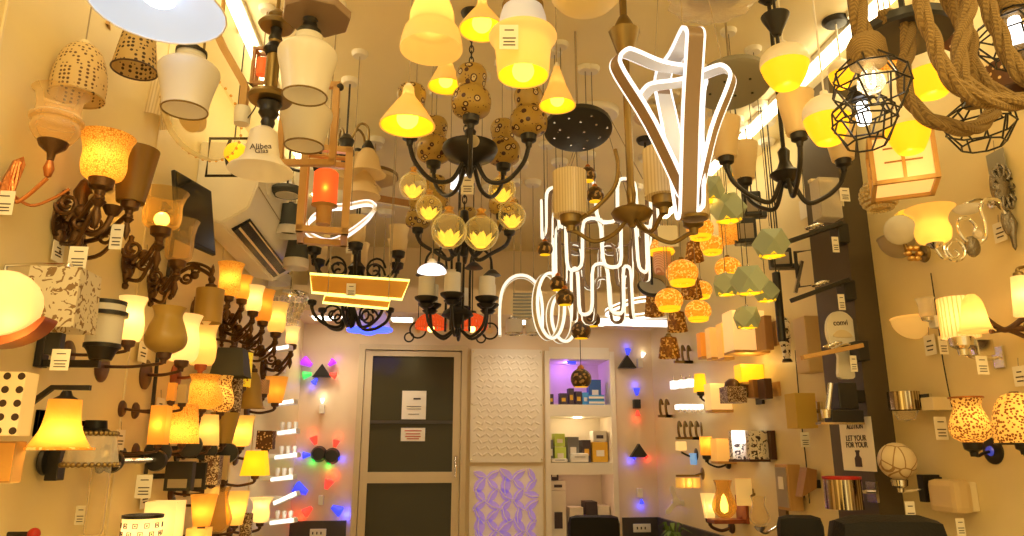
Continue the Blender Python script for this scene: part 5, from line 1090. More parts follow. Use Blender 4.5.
t.add('ornate_plate', 'silver_leaf', bm); t.box('wall_mount', 'silver_leaf', (t.so - 26, 8, 12), ((t.so + 26) / 2, 3, 40))
t.tube('scroll_arm', 'chrome', [(24, -3, 22), (18, -6, 34), (6, -6, 36), (-4, -6, 28), (-2, -6, 12), (-4, -6, -4), (-14, -6, -12), (-26, -6, -8), (-32, -6, 4), (-28, -6, 14), (-18, -6, 14), (-12, -6, 6), (-16, -6, 0)], 1.7, sm=6)
t.lathe('glass_rosette', 'crystal', [(0, -2), (4, -2), (5, 0), (4, 2), (0, 3)], (-14, -8, -2), rot=RX(PI / 2)); bm = bmesh.new(); oval(bm, -19, -4, -14, 8, 11, 5); t.add('crystal_rosette', 'silver_leaf', bm)
t.tube('ring', 'chrome', [(-38 + 11 * math.cos(i * PI / 12), -4, -18 + 11 * math.sin(i * PI / 12)) for i in range(24)], 1.5, closed=True); t.tube('ring_scroll', 'chrome', [(-38, -4, -18), (-34, -4, -22), (-40, -4, -26), (-46, -4, -18), (-40, -4, -11)], 1.2, sm=5)
s_ = t.lathe('flared_cup', 'lit_warm', prof('tulip', 46, 36, -12), (-58, -4, 0)); t.light(.09, WARM, (-58, -8, -2)); t.lathe('cup_holder', 'chrome', [(0, -18), (3, -17), (8, -12), (0, -11)], (-58, -4, 0)); t.tube('cup_arm', 'chrome', [(-58, -4, -17), (-52, -4, -26), (-44, -4, -26)], 1.5, sm=4)
t = T('globe_and_cup_lamp', 903, 232, None, 'white round globe wall lamp with a small gold flower bracket behind the glowing flared cup', 'wall lamp', None, 'R', .08)
t.ball('globe', 'milk_glass', 15, (-3, 0, 2)); t.lathe('back_cup', 'lit_yellow_flower', prof('bell', 40, 22, 6), (16, 14, 0)); bm = bmesh.new()
for q in range(6): sphere(bm, 4, (8 + 6 * math.cos(q * 1.05), 0, -22 + 6 * math.sin(q * 1.05)), .7, 8)
t.add('flower_bracket', 'gold', bm); t.tube('arm', 'antique_brass', [(0, 0, -12), (6, 4, -22), (t.so - 3, 6, -20)], 1.8, sm=5); t.lathe('back_plate', 'antique_brass', [(9, 0), (8, 3), (0, 4)], (t.so, 6, -20), rot=RY(-PI / 2))
t = T('small_white_dish', 968, 210, None, 'small white glass dish lamp above the silver scroll arm', 'wall lamp', None, 'R', .08); t.lathe('dish', 'milk_glass', [(0, -4), (8, -3), (13, 1), (14, 3), (12, 3)]); t.lathe('cap', 'chrome', [(6, 3), (4, 7), (0, 8)]); t.tube('arm', 'chrome', [(0, 0, 7), (t.so * .5, 0, 12), (t.so - 1, 0, 8)], 1.3, sm=4); t.lathe('back_plate', 'chrome', [(6, 0), (5, 2), (0, 3)], (t.so, 0, 8), rot=RY(-PI / 2))
t = T('grey_switch_card', 996, 161, None, 'pale grey square card high on the wall under the ropes', 'price tag', None, 'R', .012); t.box('card', 'grey_plate', (1, 22, 20)); t.tube('string', 'cord', [(0, 0, 10), (1, 0, 22)], .4)
# fabric cylinder, print shades
t = rs(958, 318, 'cyl', 33, 40, 'lit_white', 'glowing pleated white cylinder shade with silver switch box', lit=.5, metal='chrome', plate='rect', pd=4, pr=9)
t.box('switch_box', 'chrome', (18, 10, 16), (18, -4, -30), 1); t.tag((10, -10, -48), 12, 18)
bm = bmesh.new()
for i in range(26): tube(bm, [(16.8 * math.cos(i * PI / 13), 16.8 * math.sin(i * PI / 13), -20), (16.8 * math.cos(i * PI / 13), 16.8 * math.sin(i * PI / 13), 20)], .6, 5)
t.add('pleats', 'lit_soft', bm)
t = rs(969, 420, 'vase', 38, 44, 'floral_lit', 'glowing shade with brown leaf print on round black plate with blue switch', lit=.25, metal='iron', so=.075, pr=13, pz=-30, pd=6, topring='copper', hw=18, arc=0)
t.lathe('blue_lens', 'navy_lens', [(5, 0), (4, 2), (0, 2.5)], (t.so - 4, 6, -30), rot=RY(-PI / 2))
rs(1018, 418, 'beehive', 48, 50, 'floral_lit', 'glowing dome shade with brown leaf print cut by the picture edge', lit=.25, metal='iron', pr=11, topring='iron', hw=14, up=True)
rs(1022, 296, 'taper', 20, 40, 'lit_white', 'white fabric shade at the picture edge above the wooden swoosh', lit=.2, up=False)
t = T('wood_swoosh_bracket', 1006, 326, None, 'dark curved wooden bracket with round plate at the picture edge', 'wall lamp', None, 'R', .08); t.tube('arms', 'dark_wood', [(-22, 0, 8), (-12, 0, 0), (-2, 0, -4), (8, 0, 0), (20, 0, 8)], 3, sm=5); t.tube('lower_arm', 'dark_wood', [(-18, 0, -6), (0, 0, -4), (18, 0, -10)], 2.4, sm=5); t.lathe('back_plate', 'dark_wood', [(12, 0), (12, 3), (0, 5)], (t.so, -2, -2), rot=RY(-PI / 2)); t.tube('mount', 'dark_wood', [(t.so - 3, -2, -2), (2, 0, -3)], 3); t.lathe('bell_shade', 'lit_soft', prof('bell', 34, 38, -6), (-30, 4, 0)); t.light(.2, WARM, (-30, 4, 6))
t = T('glass_flask_lamp', 926, 308, None, 'small clear glass pieces with a white tag above the cream half bowl', 'wall lamp', None, 'R', .07); t.lathe('glass', 'crystal', prof('cup', 18, 20)); t.lathe('holder', 'chrome', [(0, -14), (5, -13), (6, -10), (0, -9)]); t.tube('arm', 'chrome', [(0, 0, -13), (t.so - 1, 0, -14)], 1.4); t.lathe('back_plate', 'chrome', [(7, 0), (6, 2), (0, 3)], (t.so, 0, -14), rot=RY(-PI / 2)); t.box('white_block', 'white_plastic', (16, 10, 12), (12, 0, -14), 1); t.tag((8, -6, -38), 9, 18)
t = T('crystal_drum_lamp', 904, 401, None, 'silver crystal drum lamp beside the column with glinting facets', 'wall lamp', None, 'R', .08)
bm = bmesh.new(); lathe(bm, [(14, -9), (15, -9), (15, 9), (14, 9)], 18); t.add('drum', 'mirror_silver', bm, smooth=False); t.lathe('glass_bowl', 'clear_glass', [(0, -20), (8, -18), (12, -10)], ); t.box('back_plate', 'chrome', (3, 16, 14), (t.so - 1.5, 0, 0)); t.tube('arm', 'chrome', [(t.so - 2, 0, 0), (10, 0, 0)], 2)
t = T('white_switch_box', 938, 404, None, 'white rectangular box with hanging tag between the crystal drum and the leaf print shade', 'wall box', None, 'R', .03); t.box('box', 'cream_plastic', (24, 18, 13), (0, 0, 0), 1); t.tag((-8, -10, -24), 13, 22)
t = rs(897, 461, 'globe', 36, 36, 'marble_glass', 'round marbled cream glass lamp beside the column with brown veins', metal='chrome', plate='rect', pr=9, pm='iron', pd=-4, pz=-26, hw=16, arc=0); t.tag((2, -8, -48), 10, 20)
t.box('black_bracket', 'iron', (18, 10, 26), (t.so - 10, -4, -26), .8)
t = T('cushion_lamp', 950, 496, None, 'cream rounded square wall lamp above the black chair', 'wall lamp', None, 'R', .05); t.box('diffuser', 'cream_glass', (20, 40, 32), (0, 0, 0), 6); t.box('base', 'cream_plastic', (10, 36, 28), (t.so - 5, 0, 0), 2); t.tag((-4, -14, -28), 9, 16)
for px, py, lb in ((1020, 376, 'white price tag above the leaf print dome shade'), (930, 345, 'white price tag under the small glass pieces'), (1000, 232, 'faint paper tag beside the ornate silver plate')):
    t = T('price_tag', px, py, None, lb, 'price tag', 'price tags on the column wall', 'R', .012); t.box('card', 'paper', (.6, 16, 20)); bm = bmesh.new()
    for z, ww in ((4, 6), (-1, 10), (-5, 8)): box(bm, (.3, ww, 1.3), (-.5, 0, z))
    t.add('writing', 'ink', bm, smooth=False); t.tube('string', 'cord', [(0, 0, 10), (1, 0, 18)], .4)
t = T('hanging_wire', 945, 360, None, 'thin wire running down the wall between the cylinder shade and the leaf print shade', 'wire', None, 'R', .008); t.tube('wire', 'dark_cord', [(0, 2, 90), (0, 2, 40), (0, 3, 0), (0, 0, -46)], .6, sm=4)

# ------------------------------------------------------------------ the column and its fittings
for px, py, Ls, lb in ((812, 234, 64, 'upper chrome picture light arm with black head in front of the column'), (818, 291, 66, 'lower long black picture light arm with chrome coil in front of the column'), (830, 352, 66, 'thin tan picture light bar across the white paddle lamp')):
    t = T('picture_light', px, py, None, lb, 'picture light', 'picture light arms on the column', 'C', .14)
    tl = .35 if py < 300 else .2
    m_ = 'black_plastic' if py < 300 else 'light_wood'
    bm = bmesh.new(); box(bm, (Ls, 7, 4.5), (0, -4, 0), RY(-tl), .6); t.add('light_bar', m_, bm, smooth=False)
    t.tube('coil', 'chrome', [(-6 + 4 * math.cos(i * .8) + i * .5, -5 + 4 * math.sin(i * .8), 4 + i * .2) for i in range(26)], 1, sm=2)
    t.tube('arm', 'chrome', [(4, -2, 2), (t.so * .5, 4, 8), (t.so - 1, 6, 4)], 1.8, sm=4); t.box('wall_block', 'black_plastic', (12, 16, 20), (t.so - 6, 6, 2), 1); t.tag((20, -6, -12), 7, 16)
t = T('paddle_lamp', 842, 343, None, 'white paddle shaped lamp with cut out handle and small lettering on the column', 'wall lamp', None, 'C', .05, rz=.12)
bm = bmesh.new()
prism(bm, spl([(0, -36), (9, -34), (8, -22), (7, -12), (13, -4), (17, 8), (15, 22), (8, 30), (0, 32), (-8, 30), (-15, 22), (-17, 8), (-13, -4), (-7, -12), (-8, -22), (-9, -34)], 3, True), 4); t.add('paddle', 'white_plastic', bm, smooth=False)
bm = bmesh.new(); prism(bm, spl([(-11, 6), (-7, 11), (0, 13), (7, 11), (11, 6), (0, 5)], 3, True), 1, TR(0, -2.2, 0)); t.add('recess', 'cream_plastic', bm, smooth=False)
text(t, 'convi', 8, (-1, -2.4, 20), 'ink', None, (PI / 2, -.08, 0)); t.box('wall_block', 'white_plastic', (t.so - 1, 8, 10), (t.so / 2, 4, 0))
p, tt = PX(856, 444, COLX - .004)
t = T('paper_poster', 857, 444, None, 'white paper poster with black lines of writing and a bottle symbol on the column', 'poster', None, 'C', .006)
ph, pw = 52, 56
t.box('sheet', 'paper', (.6, pw, ph))
rz_ = (PI / 2, 0, -PI / 2)
for s_, z in (('ALUTION', 17), ('LET YOUR', 5.5), ('FOR YOUR', -1)): text(t, s_, 7.6 if z < 10 else 6.6, (-.6, 0, z), 'ink', None, rz_)
bm = bmesh.new(); lathe(bm, [(0, -22), (6, -22), (6, -14), (3, -11), (3, -8), (0, -7)], 14, Matrix.Diagonal((.1, 1, 1, 1))); lathe(bm, [(3.4, -8), (4, -8), (4, -6), (0, -6)], 10, Matrix.Diagonal((.1, 1, 1, 1)))
for v in bm.verts: v.co.x -= .6
t.add('bottle_symbol', 'ink', bm)
t = T('black_spot_bracket', 838, 396, None, 'black angled wall bracket with small chrome spot above the poster', 'spot light', None, 'C', .10); t.box('block', 'black_plastic', (20, 18, 26), (8, 4, 0), 1); t.box('head', 'black_plastic', (34, 14, 12), (4, 0, -20), 1); t.tube('spot_arm', 'chrome', [(-18, -6, -22), (-14, -6, -6), (-10, -6, 12)], 2.6, sm=4); t.lathe('spot_head', 'chrome', [(0, -6), (4, -6), (5, 2), (0, 4)], (-18, -6, -16)); t.box('shelf_bar', 'chrome', (46, 10, 2), (-2, -2, -27)); t.box('mount', 'iron', (t.so - 20, 10, 12), ((t.so + 20) / 2, 6, 0))
t = T('red_lined_drum', 843, 492, None, 'silver striped drum lamp with red inside low on the column', 'wall lamp', None, 'C', .11); t.lathe('drum', 'mirror_silver', [(18, -16), (18, 13)], seg=32); t.lathe('red_lining', 'red_enamel', [(0, 10), (17, 11), (18.6, 13), (18.6, 15), (17, 15), (16.6, 12)], seg=32); t.tube('arm', 'chrome', [(16, 0, 0), (t.so - 1, 0, 0)], 2); t.box('back_plate', 'chrome', (3, 16, 20), (t.so - 1.5, 0, 0))
t = T('glass_block_lamp', 826, 200, None, 'clear glass block lamp with hanging tag above the picture light arms', 'wall lamp', None, 'C', .07); t.box('block', 'crystal', (22, 18, 42), (0, 0, 0), 1); t.box('frame', 'cream_plastic', (24, 6, 3), (0, 6, 22)); t.box('mount', 'chrome', (t.so - 8, 8, 10), (t.so / 2 + 5, 6, 0)); t.tag((13, -12, 2), 10, 14)
t = T('black_frame_lamp', 808, 268, None, 'black rectangular wire frame wall lamp between the two picture light arms', 'wall lamp', None, 'R', .08); t.tube('frame', 'iron', [(-12, 0, -20), (12, 0, -16), (12, 0, 20), (-12, 0, 16)], 2, closed=True); t.tube('arm', 'iron', [(12, 0, 0), (t.so, 0, 0)], 2); t.box('inner_bar', 'chrome', (3, 3, 34), (-12, -2, -10), rot=RY(.3))
# wall panel lights next to the column
t = T('white_box_light', 809, 345, None, 'pale tall acrylic box light on the wall beside the paddle lamp', 'wall lamp', None, 'R', .05); t.box('box', 'cream_glass', (18, 24, 56), (0, 0, 0), 1.5); t.box('base', 'cream_plastic', (t.so - 8, 18, 40), (t.so / 2 + 4, 0, 0))
t = T('yellow_cylinder_lamp', 801, 411, None, 'olive yellow rectangular fabric shade beside the black angled bracket', 'wall lamp', None, 'R', .08); t.lathe('shade', 'yellow_fabric', [(15, -17), (15, 17)], seg=4, smooth=False); t.tube('arm', 'chrome', [(0, 0, 0), (t.so - 1, 0, 0)], 2); t.box('back_plate', 'chrome', (3, 14, 18), (t.so - 1.5, 0, 0)); t.tag((-4, -10, -28), 9, 14)
t = T('wood_box_light', 789, 487, None, 'tan wooden up and down box light low on the wall beside the black chair', 'wall lamp', None, 'R', .05); t.box('box', 'light_wood', (14, 26, 44), (0, 0, 0), 1); t.box('lens_plate', 'grey_glass', (1, 22, 38), (-7.5, 0, 0)); t.box('label', 'paper', (.6, 10, 12), (-8.3, 0, 4)); t.box('mount', 'iron', (t.so - 6, 16, 20), (t.so / 2 + 3, 0, 0))
t = T('wedge_light', 807, 484, None, 'small brown wedge shaped light between the tan box light and the silver drum', 'wall lamp', None, 'R', .05); t.add('wedge', 'wood', prism(bmesh.new(), [(-10, -12), (6, -4), (8, 14), (-2, 16)], 14), smooth=False); t.box('mount', 'iron', (t.so - 4, 8, 8), (t.so / 2 + 2, 0, 0))
t = T('hanging_wire', 803, 430, None, 'thin wire running down the wall beside the olive yellow shade', 'wire', None, 'R', .008); t.tube('wire', 'dark_cord', [(0, 0, 80), (0, 2, 20), (0, 0, -30), (0, 1, -70)], .6, sm=4)

# lit slabs in the corner area
def slab(px, py, w, h, dpt, mat, lb, so=.06, lit=.0, tray='light_wood', grp='cream lit slab lamps'):
    t = T('slab_lamp', px, py, None, lb, 'wall lamp', grp, 'R', so); b_ = t.box('diffuser', mat, (w, dpt, h), (0, 0, 0), .8)
    if tray: t.box('tray', tray, (w * 1.05, dpt * 1.1, 2.4), (1, 0, -h / 2 - 1))
    t.box('back_plate', 'light_wood', (2.5, dpt * .8, h * .7), (t.so - 1.2, 0, 0)); t.tube('mount', 'light_wood', [(w * .45, 0, 0), (t.so - 1, 0, 0)], 2)
    if lit: t.light(lit, WARM, (-w * .3, -dpt, h * .6))
    return t
slab(703, 345, 9, 24, 10, 'lit_amber', 'narrow orange lit slab first of the stepped slabs by the corner'); slab(712, 343, 9, 30, 12, 'lit_soft', 'narrow cream lit slab second of the stepped slabs'); slab(724, 341, 10, 34, 14, 'lit_warm', 'taller yellow lit slab third of the stepped slabs', lit=.1)
slab(744, 332, 34, 40, 24, 'lit_white', 'large pale lit box behind the lowest faceted lamp', lit=.15, so=.09, grp=None); slab(764, 334, 8, 34, 22, 'wood', 'thin wooden side slab beside the large pale lit box', tray=None, so=.05)
slab(718, 397, 22, 26, 16, 'lit_white', 'cream lit cube beside the dark carved cube lantern', lit=.15); slab(749, 374, 24, 18, 16, 'lit_yellow', 'bright yellow glowing low slab above the wooden blocks', lit=.4)
slab(744, 390, 10, 16, 12, 'light_wood', 'small wooden block lamp beside the dark carved cube', tray=None); slab(755, 389, 10, 18, 14, 'wood', 'middle wooden block lamp in the block row', tray=None); slab(765, 389, 8, 20, 16, 'dark_wood', 'dark wooden block lamp last in the block row', tray=None)
slab(722, 450, 18, 22, 16, 'lit_soft', 'softly lit cream cube beside the glowing scroll panel', lit=.1)
t = T('carved_cube_lantern', 733, 395, None, 'dark carved cube lantern with pale pattern and round cap', 'wall lamp', None, 'R', .14); t.box('cube', 'damask_brown', (20, 20, 16), (0, 0, 0), .6); t.lathe('cap', 'dark_wood', [(8, 8), (7, 13), (3, 16), (0, 16)]); t.tube('arm', 'iron', [(8, 0, 0), (t.so - 1, 0, 0)], 2); t.box('back_plate', 'iron', (3, 14, 18), (t.so - 1.5, 0, 0))
for px, mat, lb, lit in ((740, 'scroll_print', 'white lit panel lamp with dark scrollwork beside its darker twin', .15), (757, 'scroll_print', 'panel lamp with bold black scrollwork and dark side', 0)):
    t = T('scroll_panel_lamp', px, 445, None, lb, 'wall lamp', 'scroll print panel lamps', 'R', .07); t.box('panel', mat, (20, 8, 28), (0, 0, 0), .5); t.box('frame', 'dark_wood', (22, 9, 2.5), (0, 0, -15)); t.box('back_plate', 'dark_wood', (5, 22, 28), (t.so - 3, 0, 0)); t.tube('mount', 'dark_wood', [(6, 2, 0), (t.so - 2, 2, 0)], 3)
    if lit: t.light(lit, (1, .92, .85), (-6, -14, 0)); t.box('lit_strip', 'led_white', (20, .8, 12), (0, -4.6, 8))
# small silver and cup lamps near the corner
t = rs(700, 383, 'taper', 14, 18, 'lit_yellow', 'small bright yellow cup on dark little stem near the corner', lit=.12, metal='iron', pr=5, hw=8, armr=1)
for i, (px, lb) in enumerate(((674, 'tiny white cube light first of three near the corner'), (682, 'tiny white cube light second of three near the corner'), (690, 'tiny white cube light third of three beside the yellow cup'))):
    t = T('cube_light', px, 385 - i, None, lb, 'wall lamp', 'tiny white cube lights', 'R', .08); t.box('cube', 'led_white', (6.5, 7, 8), (0, 0, 0), .8); t.box('arm', 'chrome', (t.so, 2, 2), (t.so / 2, 0, 4)); t.tube('stem', 'chrome', [(0, 0, 4), (0, 0, 9)], .8); t.box('back_plate', 'chrome', (2, 5, 8), (t.so - 1, 0, 4))
t = T('crystal_tray_light', 689, 407, None, 'glowing crystal tray light under the tiny white cubes', 'wall lamp', None, 'R', .09); t.box('tray', 'led_white', (26, 12, 5), (0, 0, 0), 1); bm = bmesh.new()
for i in range(6): sphere(bm, 2, (-11 + i * 4.4, -5, -4), 1, 6)
t.add('crystals', 'crystal', bm); t.box('mount', 'chrome', (t.so - 10, 4, 3), (t.so / 2 + 6, 0, 0)); t.light(.1, (1, .95, .85), (0, -10, 8))
for i, (px, py, lb) in enumerate(((683, 354, 'small brass three stem light beside the lowest amber cone'), (691, 430, 'bent brass tube row light under the crystal tray'), (664, 408, 'tiny brass bracket light closest to the corner'))):
    t = T('stem_light', px, py, None, lb, 'wall lamp', 'small brass stem lights', 'R', .06); n_ = (3, 5, 2)[i]
    bm = bmesh.new()
    for q in range(n_): x = (q - (n_ - 1) / 2) * 6; tube(bm, [(x, 0, -7), (x - 2, -3, -3), (x - 2, -3, 4), (x, 0, 8), (x + 2, 0, 3)], 1.3, 6, sm=4)
    t.add('stems', 'antique_brass', bm); t.box('bar', 'antique_brass', (n_ * 6.4, 3, 2.4), (0, 0, -8)); t.box('mount', 'antique_brass', (t.so - 2, 3, 3), (t.so / 2, 0, -8))
t = rs(706, 446, 'cyl', 12, 18, 'lit_amber', 'small glowing candle glass beside the cream cube', lit=.2, metal='iron', pr=5, hw=9, armr=1, bulb='bulb_warm')
t = T('white_cube_lamp', 681, 446, None, 'small white cube glass on dark bracket with a blue glass beside it', 'wall lamp', None, 'R', .09); t.box('cube', 'lit_white', (9, 9, 9), (0, 0, 0), 1); t.tube('arm', 'iron', [(0, 0, -6), (9, 0, -10), (t.so - 1, 0, -8)], 1, sm=4); t.lathe('blue_glass', 'blue_glass', [(3, -18), (4, -7), (0, -7)], (12, 0, 0)); t.lathe('back_plate', 'iron', [(6, 0), (0, 2)], (t.so, 0, -8), rot=RY(-PI / 2))
t = T('gold_triple_glass', 688, 483, None, 'row of glowing gold glass cups above the white wall fan', 'wall lamp', None, 'R', .09)
for x in (-8, 0, 8): t.lathe('glass_cup', 'lit_warm', [(2.5, -5), (4.6, -4), (4.6, 5)], (x, 0, 0))
t.box('bar', 'antique_brass', (24, 2, 2), (0, 0, 7)); t.tube('mount', 'antique_brass', [(8, 0, 7), (t.so - 1, 0, 9)], 1.2); t.lathe('back_plate', 'antique_brass', [(6, 0), (0, 2)], (t.so, 0, 9), rot=RY(-PI / 2)); t.light(.15, WARM, (0, -8, 0))
t = T('hurricane_wall_lamp', 724, 503, None, 'glowing amber hurricane glass with candle bulb on a red wooden tray', 'wall lamp', None, 'R', .10); t.lathe('hurricane_glass', 'amber_glass', prof('hurricane', 24, 36, -14)); t.lathe('candle_bulb', 'bulb_warm', [(0, -10), (3.4, -8), (4, -2), (2, 6), (0, 9)]); t.light(.4, WARM, (0, 0, 0)); t.box('tray', 'red_wood', (34, 20, 4), (2, 0, -17), .6); t.box('back_plate', 'red_wood', (3, 24, 26), (t.so - 1.5, 0, -6)); t.tube('mount', 'red_wood', [(12, 0, -17), (t.so - 1, 0, -14)], 2)
t = rs(709, 506, 'flare', 17, 24, 'lit_white', 'cream flared square cup beside the amber hurricane glass', lit=.2, seg=4, metal='dark_wood', pr=6, hw=9)
t = T('mesh_flower_lamp', 744, 492, None, 'pale mesh panel lamp with flower cut outs above the clear glass bracket lamp', 'wall lamp', None, 'R', .05); t.box('panel', 'floral_check', (16, 3, 26), (0, 0, 0)); t.tube('branch', 'antique_brass', [(6, -2, -4), (16, -2, 0), (24, -2, -2), (28, -2, 2)], 1.2, sm=4); t.box('mount', 'antique_brass', (t.so, 3, 6), (t.so / 2, 2, 0))
t = T('clear_glass_bracket_lamp', 759, 511, None, 'clear glass cup on silver arm with square plate near the chair', 'wall lamp', None, 'R', .12); t.lathe('glass_cup', 'clear_glass', prof('hurricane', 20, 28)); t.lathe('cup', 'chrome', [(0, -20), (3, -19), (7, -14), (0, -13)]); t.tube('arm', 'chrome', [(0, 0, -19), (8, 0, -20), (t.so - 1, 0, -10)], 1.6, sm=4); t.box('back_plate', 'antique_brass', (3, 16, 26), (t.so - 1.5, 0, -6))
t = T('white_wall_fan', 676, 502, None, 'small white three armed wall fitting above the dark skirting', 'wall lamp', None, 'R', .05)
bm = bmesh.new()
for a in (.2, 2.3, 4.4): prism(bm, [(0, -2), (14, -3), (16, 0), (13, 2), (0, 2)], 2, RY(a))
t.add('arm', 'white_plastic', bm, smooth=False); t.lathe('hub', 'white_plastic', [(0, -3), (4, -3), (4, 2), (0, 3)], rot=RX(PI / 2)); t.box('mount', 'white_plastic', (t.so, 3, 3), (t.so / 2, 1, 0))
# black chairs at the bottom edge
for px, py, Y, w_, lb in ((800, 527, 2.05, 36, 'small black leather chair back beside the tan box light'), (886, 532, 1.45, 112, 'wide black leather chair back at the bottom under the marbled lamp'), (594, 530, 4.1, 52, 'black chair back in front of the shelves with boxes')):
    p, tt = P(px, py, Y); e = bpy.data.objects.new('office_chair', None); C.objects.link(e); e.location = (p.x, p.y + (.0), 0); e['label'] = lb; e['category'] = 'chair'; e['group'] = 'black chairs'
    k = tt / F; W_ = w_ * k if px != 800 else .40; zt = P(px, 515, Y)[0].z; e.rotation_euler = (0, 0, PI - .1 if px != 800 else PI - .35)
    bm = bmesh.new(); dz_ = .15 if px == 800 else 0
    if dz_: b9 = bmesh.new(); box(b9, (.125, .07, .14), (0, 0, zt - .07), None, .03); mobj('headrest', b9, 'leather', e)
    box(bm, (W_, .10, .5), (0, 0, zt - .25 - dz_), None, .045); mobj('backrest', bm, 'leather', e)
    bm = bmesh.new(); box(bm, (max(W_, .4), .44, .10), (0, -.26, .44), None, .04); mobj('seat', bm, 'leather', e)
    bm = bmesh.new(); box(bm, (.06, .03, zt - .9), (0, .06, (zt - .5 + .45) / 2)); mobj('back_stay', bm, 'black_plastic', e)
    mobj('column', lathe(bmesh.new(), [(0, .06), (.03, .06), (.03, .4), (0, .4)], 12, TR(0, -.24, 0)), 'chrome', e)
    for i in range(5):
        a = i * 2 * PI / 5; bm = bmesh.new(); box(bm, (.26, .04, .03), (.13 * math.cos(a), -.24 + .13 * math.sin(a), .075), RZ(a)); lathe(bm, [(0, -.02), (.028, -.02), (.028, .02), (0, .02)], 12, TR(.26 * math.cos(a), -.24 + .26 * math.sin(a), .03) @ RX(PI / 2)); mobj('leg', bm, 'black_plastic', e)
# ------------------------------------------------------------------ back wall
def bp(px, py, off=0): return P(px, py, YB - off)[0]
# carved white panel and purple leaf panel
x0, x1 = bp(470, 430).x, bp(542, 430).x
e = bpy.data.objects.new('carved_wall_panel', None); C.objects.link(e); zc = bp(508, 405).z; e.location = ((x0 + x1) / 2, YB, zc); e['label'] = 'cream wall panel with carved rows of small raised leaves above the purple panel'; e['category'] = 'wall panel'
hh = (zb(349) - zb(462)) / 2; ww = (x1 - x0) / 2
mobj('board', box(bmesh.new(), (ww * 2, .03, hh * 2), (0, -.015, 0)), 'plaster', e, smooth=False)
bm = bmesh.new()
for j in range(17):
    for i in range(13):
        x = -ww * .82 + i * ww * 1.64 / 12 + (.01 if j % 2 else -.01); z = -hh * .86 + j * hh * 1.72 / 16
        lathe(bm, [(0, 0), (.6, .25), (1, .6), (.6, 1), (0, 1.2)] if 0 else [(1, 0), (.7, .6), (0, 1)], 8, TR(x, -.03, z) @ RY((.7 if (i + j) % 2 else -.7) + .3 * math.sin(j)) @ RX(PI / 2) @ Matrix.Diagonal((.022, .008, .004, 1)))
mobj('leaf_carving', bm, 'plaster', e)
b = bmesh.new()
for sx in (-.96, .96):
    for sz in (-.95, 0, .95): lathe(b, [(0, .004), (.005, .003), (.006, 0)], 8, TR(sx * ww, -.03, sz * hh) @ RX(PI / 2))
mobj('screw', b, 'chrome', e)
e = bpy.data.objects.new('leaf_light_panel', None); C.objects.link(e); z1, z0 = zb(466), zb(566); e.location = ((x0 + x1) / 2, YB, (z0 + z1) / 2); e['label'] = 'backlit purple panel with cream leaf fretwork below the carved panel'; e['category'] = 'light panel'
hh2 = (z1 - z0) / 2
mobj('frame', box(bmesh.new(), (ww * 2, .02, hh2 * 2), (0, -.01, 0)), 'plaster', e, smooth=False)
random.seed(4); bm = bmesh.new(); bm2 = bmesh.new()
def leaf(cx, cz, L_, a, wd):
    out = spl([(0, 0), (.2, wd), (.5, wd * 1.35), (.8, wd * .8), (1, 0), (.8, -wd * .8), (.5, -wd * 1.35), (.2, -wd)], 3, True)
    mt = TR(cx, -.0215, cz) @ RY(-a)
    prism(bm, [((u - .5) * L_, v * L_) for u, v in out], .004, mt)
    sweep(bm2, [mt @ V((-.5 * L_, -.004, 0)), mt @ V((0, -.004, .01)), mt @ V((.5 * L_, -.004, 0))], rect(.006, .004), False, (0, 1, 0))
for j in range(9):
    for i in range(5):
        x_ = -ww * .72 + i * ww * .35; z_ = hh2 * .82 - j * hh2 * .205
        a_ = (.75 if (i + j) % 2 else 2.2) + random.uniform(-.25, .25) + (.7 if (i * 2 + j) % 5 == 0 else 0)
        leaf(x_, z_, random.uniform(.095, .125), a_, random.uniform(.15, .22))
mobj('lit_leaves', bm, 'leaf_purple', e, smooth=False); mobj('leaf_veins', bm2, 'plaster', e, smooth=False)
l = bpy.data.lights.new('panel_glow', 'AREA'); l.shape = 'RECTANGLE'; l.size = ww * 1.6; l.size_y = hh2 * 1.6; l.energy = .06; l.color = (.55, .35, 1); o = bpy.data.objects.new('panel_glow', l); C.objects.link(o); o.parent = e; o.location = (0, -.04, 0); o.rotation_euler = (PI / 2, 0, 0)
# shelf unit in the niche
e = bpy.data.objects.new('shelf_unit', None); C.objects.link(e); e.location = ((nx0 + nx1) / 2, YB, 0); e['label'] = 'built in cream shelf unit with three open compartments beside the carved panel'; e['category'] = 'shelf unit'
W_ = nx1 - nx0; D_ = .34
for s_ in (-1, 1): mobj('side_panel', box(bmesh.new(), (.035, D_ + .02, nz1), (s_ * (W_ / 2 - .0175), D_ / 2 - .01, nz1 / 2)), 'plaster', e, smooth=False)
mobj('back_panel', box(bmesh.new(), (W_, .02, nz1), (0, D_ + .01, nz1 / 2)), 'plaster', e, smooth=False)
shelf_z = []
for py0, py1 in ((346, 358), (404, 416), (463, 475)):
    za, zb3 = zb(py1), zb(py0); mobj('shelf', box(bmesh.new(), (W_ - .07, D_, za * 0 + (zb3 - za)), (0, D_ / 2 - .012, (za + zb3) / 2)), 'plaster', e, smooth=False); shelf_z.append(zb3)
zlow = zb(548); mobj('shelf', box(bmesh.new(), (W_ - .07, D_, .04), (0, D_ / 2, zlow - .02)), 'plaster', e, smooth=False); shelf_z.append(zlow)
l = bpy.data.lights.new('shelf_lamp', 'POINT'); l.energy = .9; l.color = (.42, .16, 1); l.shadow_soft_size = .02; o = bpy.data.objects.new('shelf_lamp', l); C.objects.link(o); o.parent = e; o.location = (-.05, .2, zb(362))
mobj('blue_lens', box(bmesh.new(), (.06, .03, .02), (-.03, .12, zb(359.5))), 'led_blue', e, smooth=False)
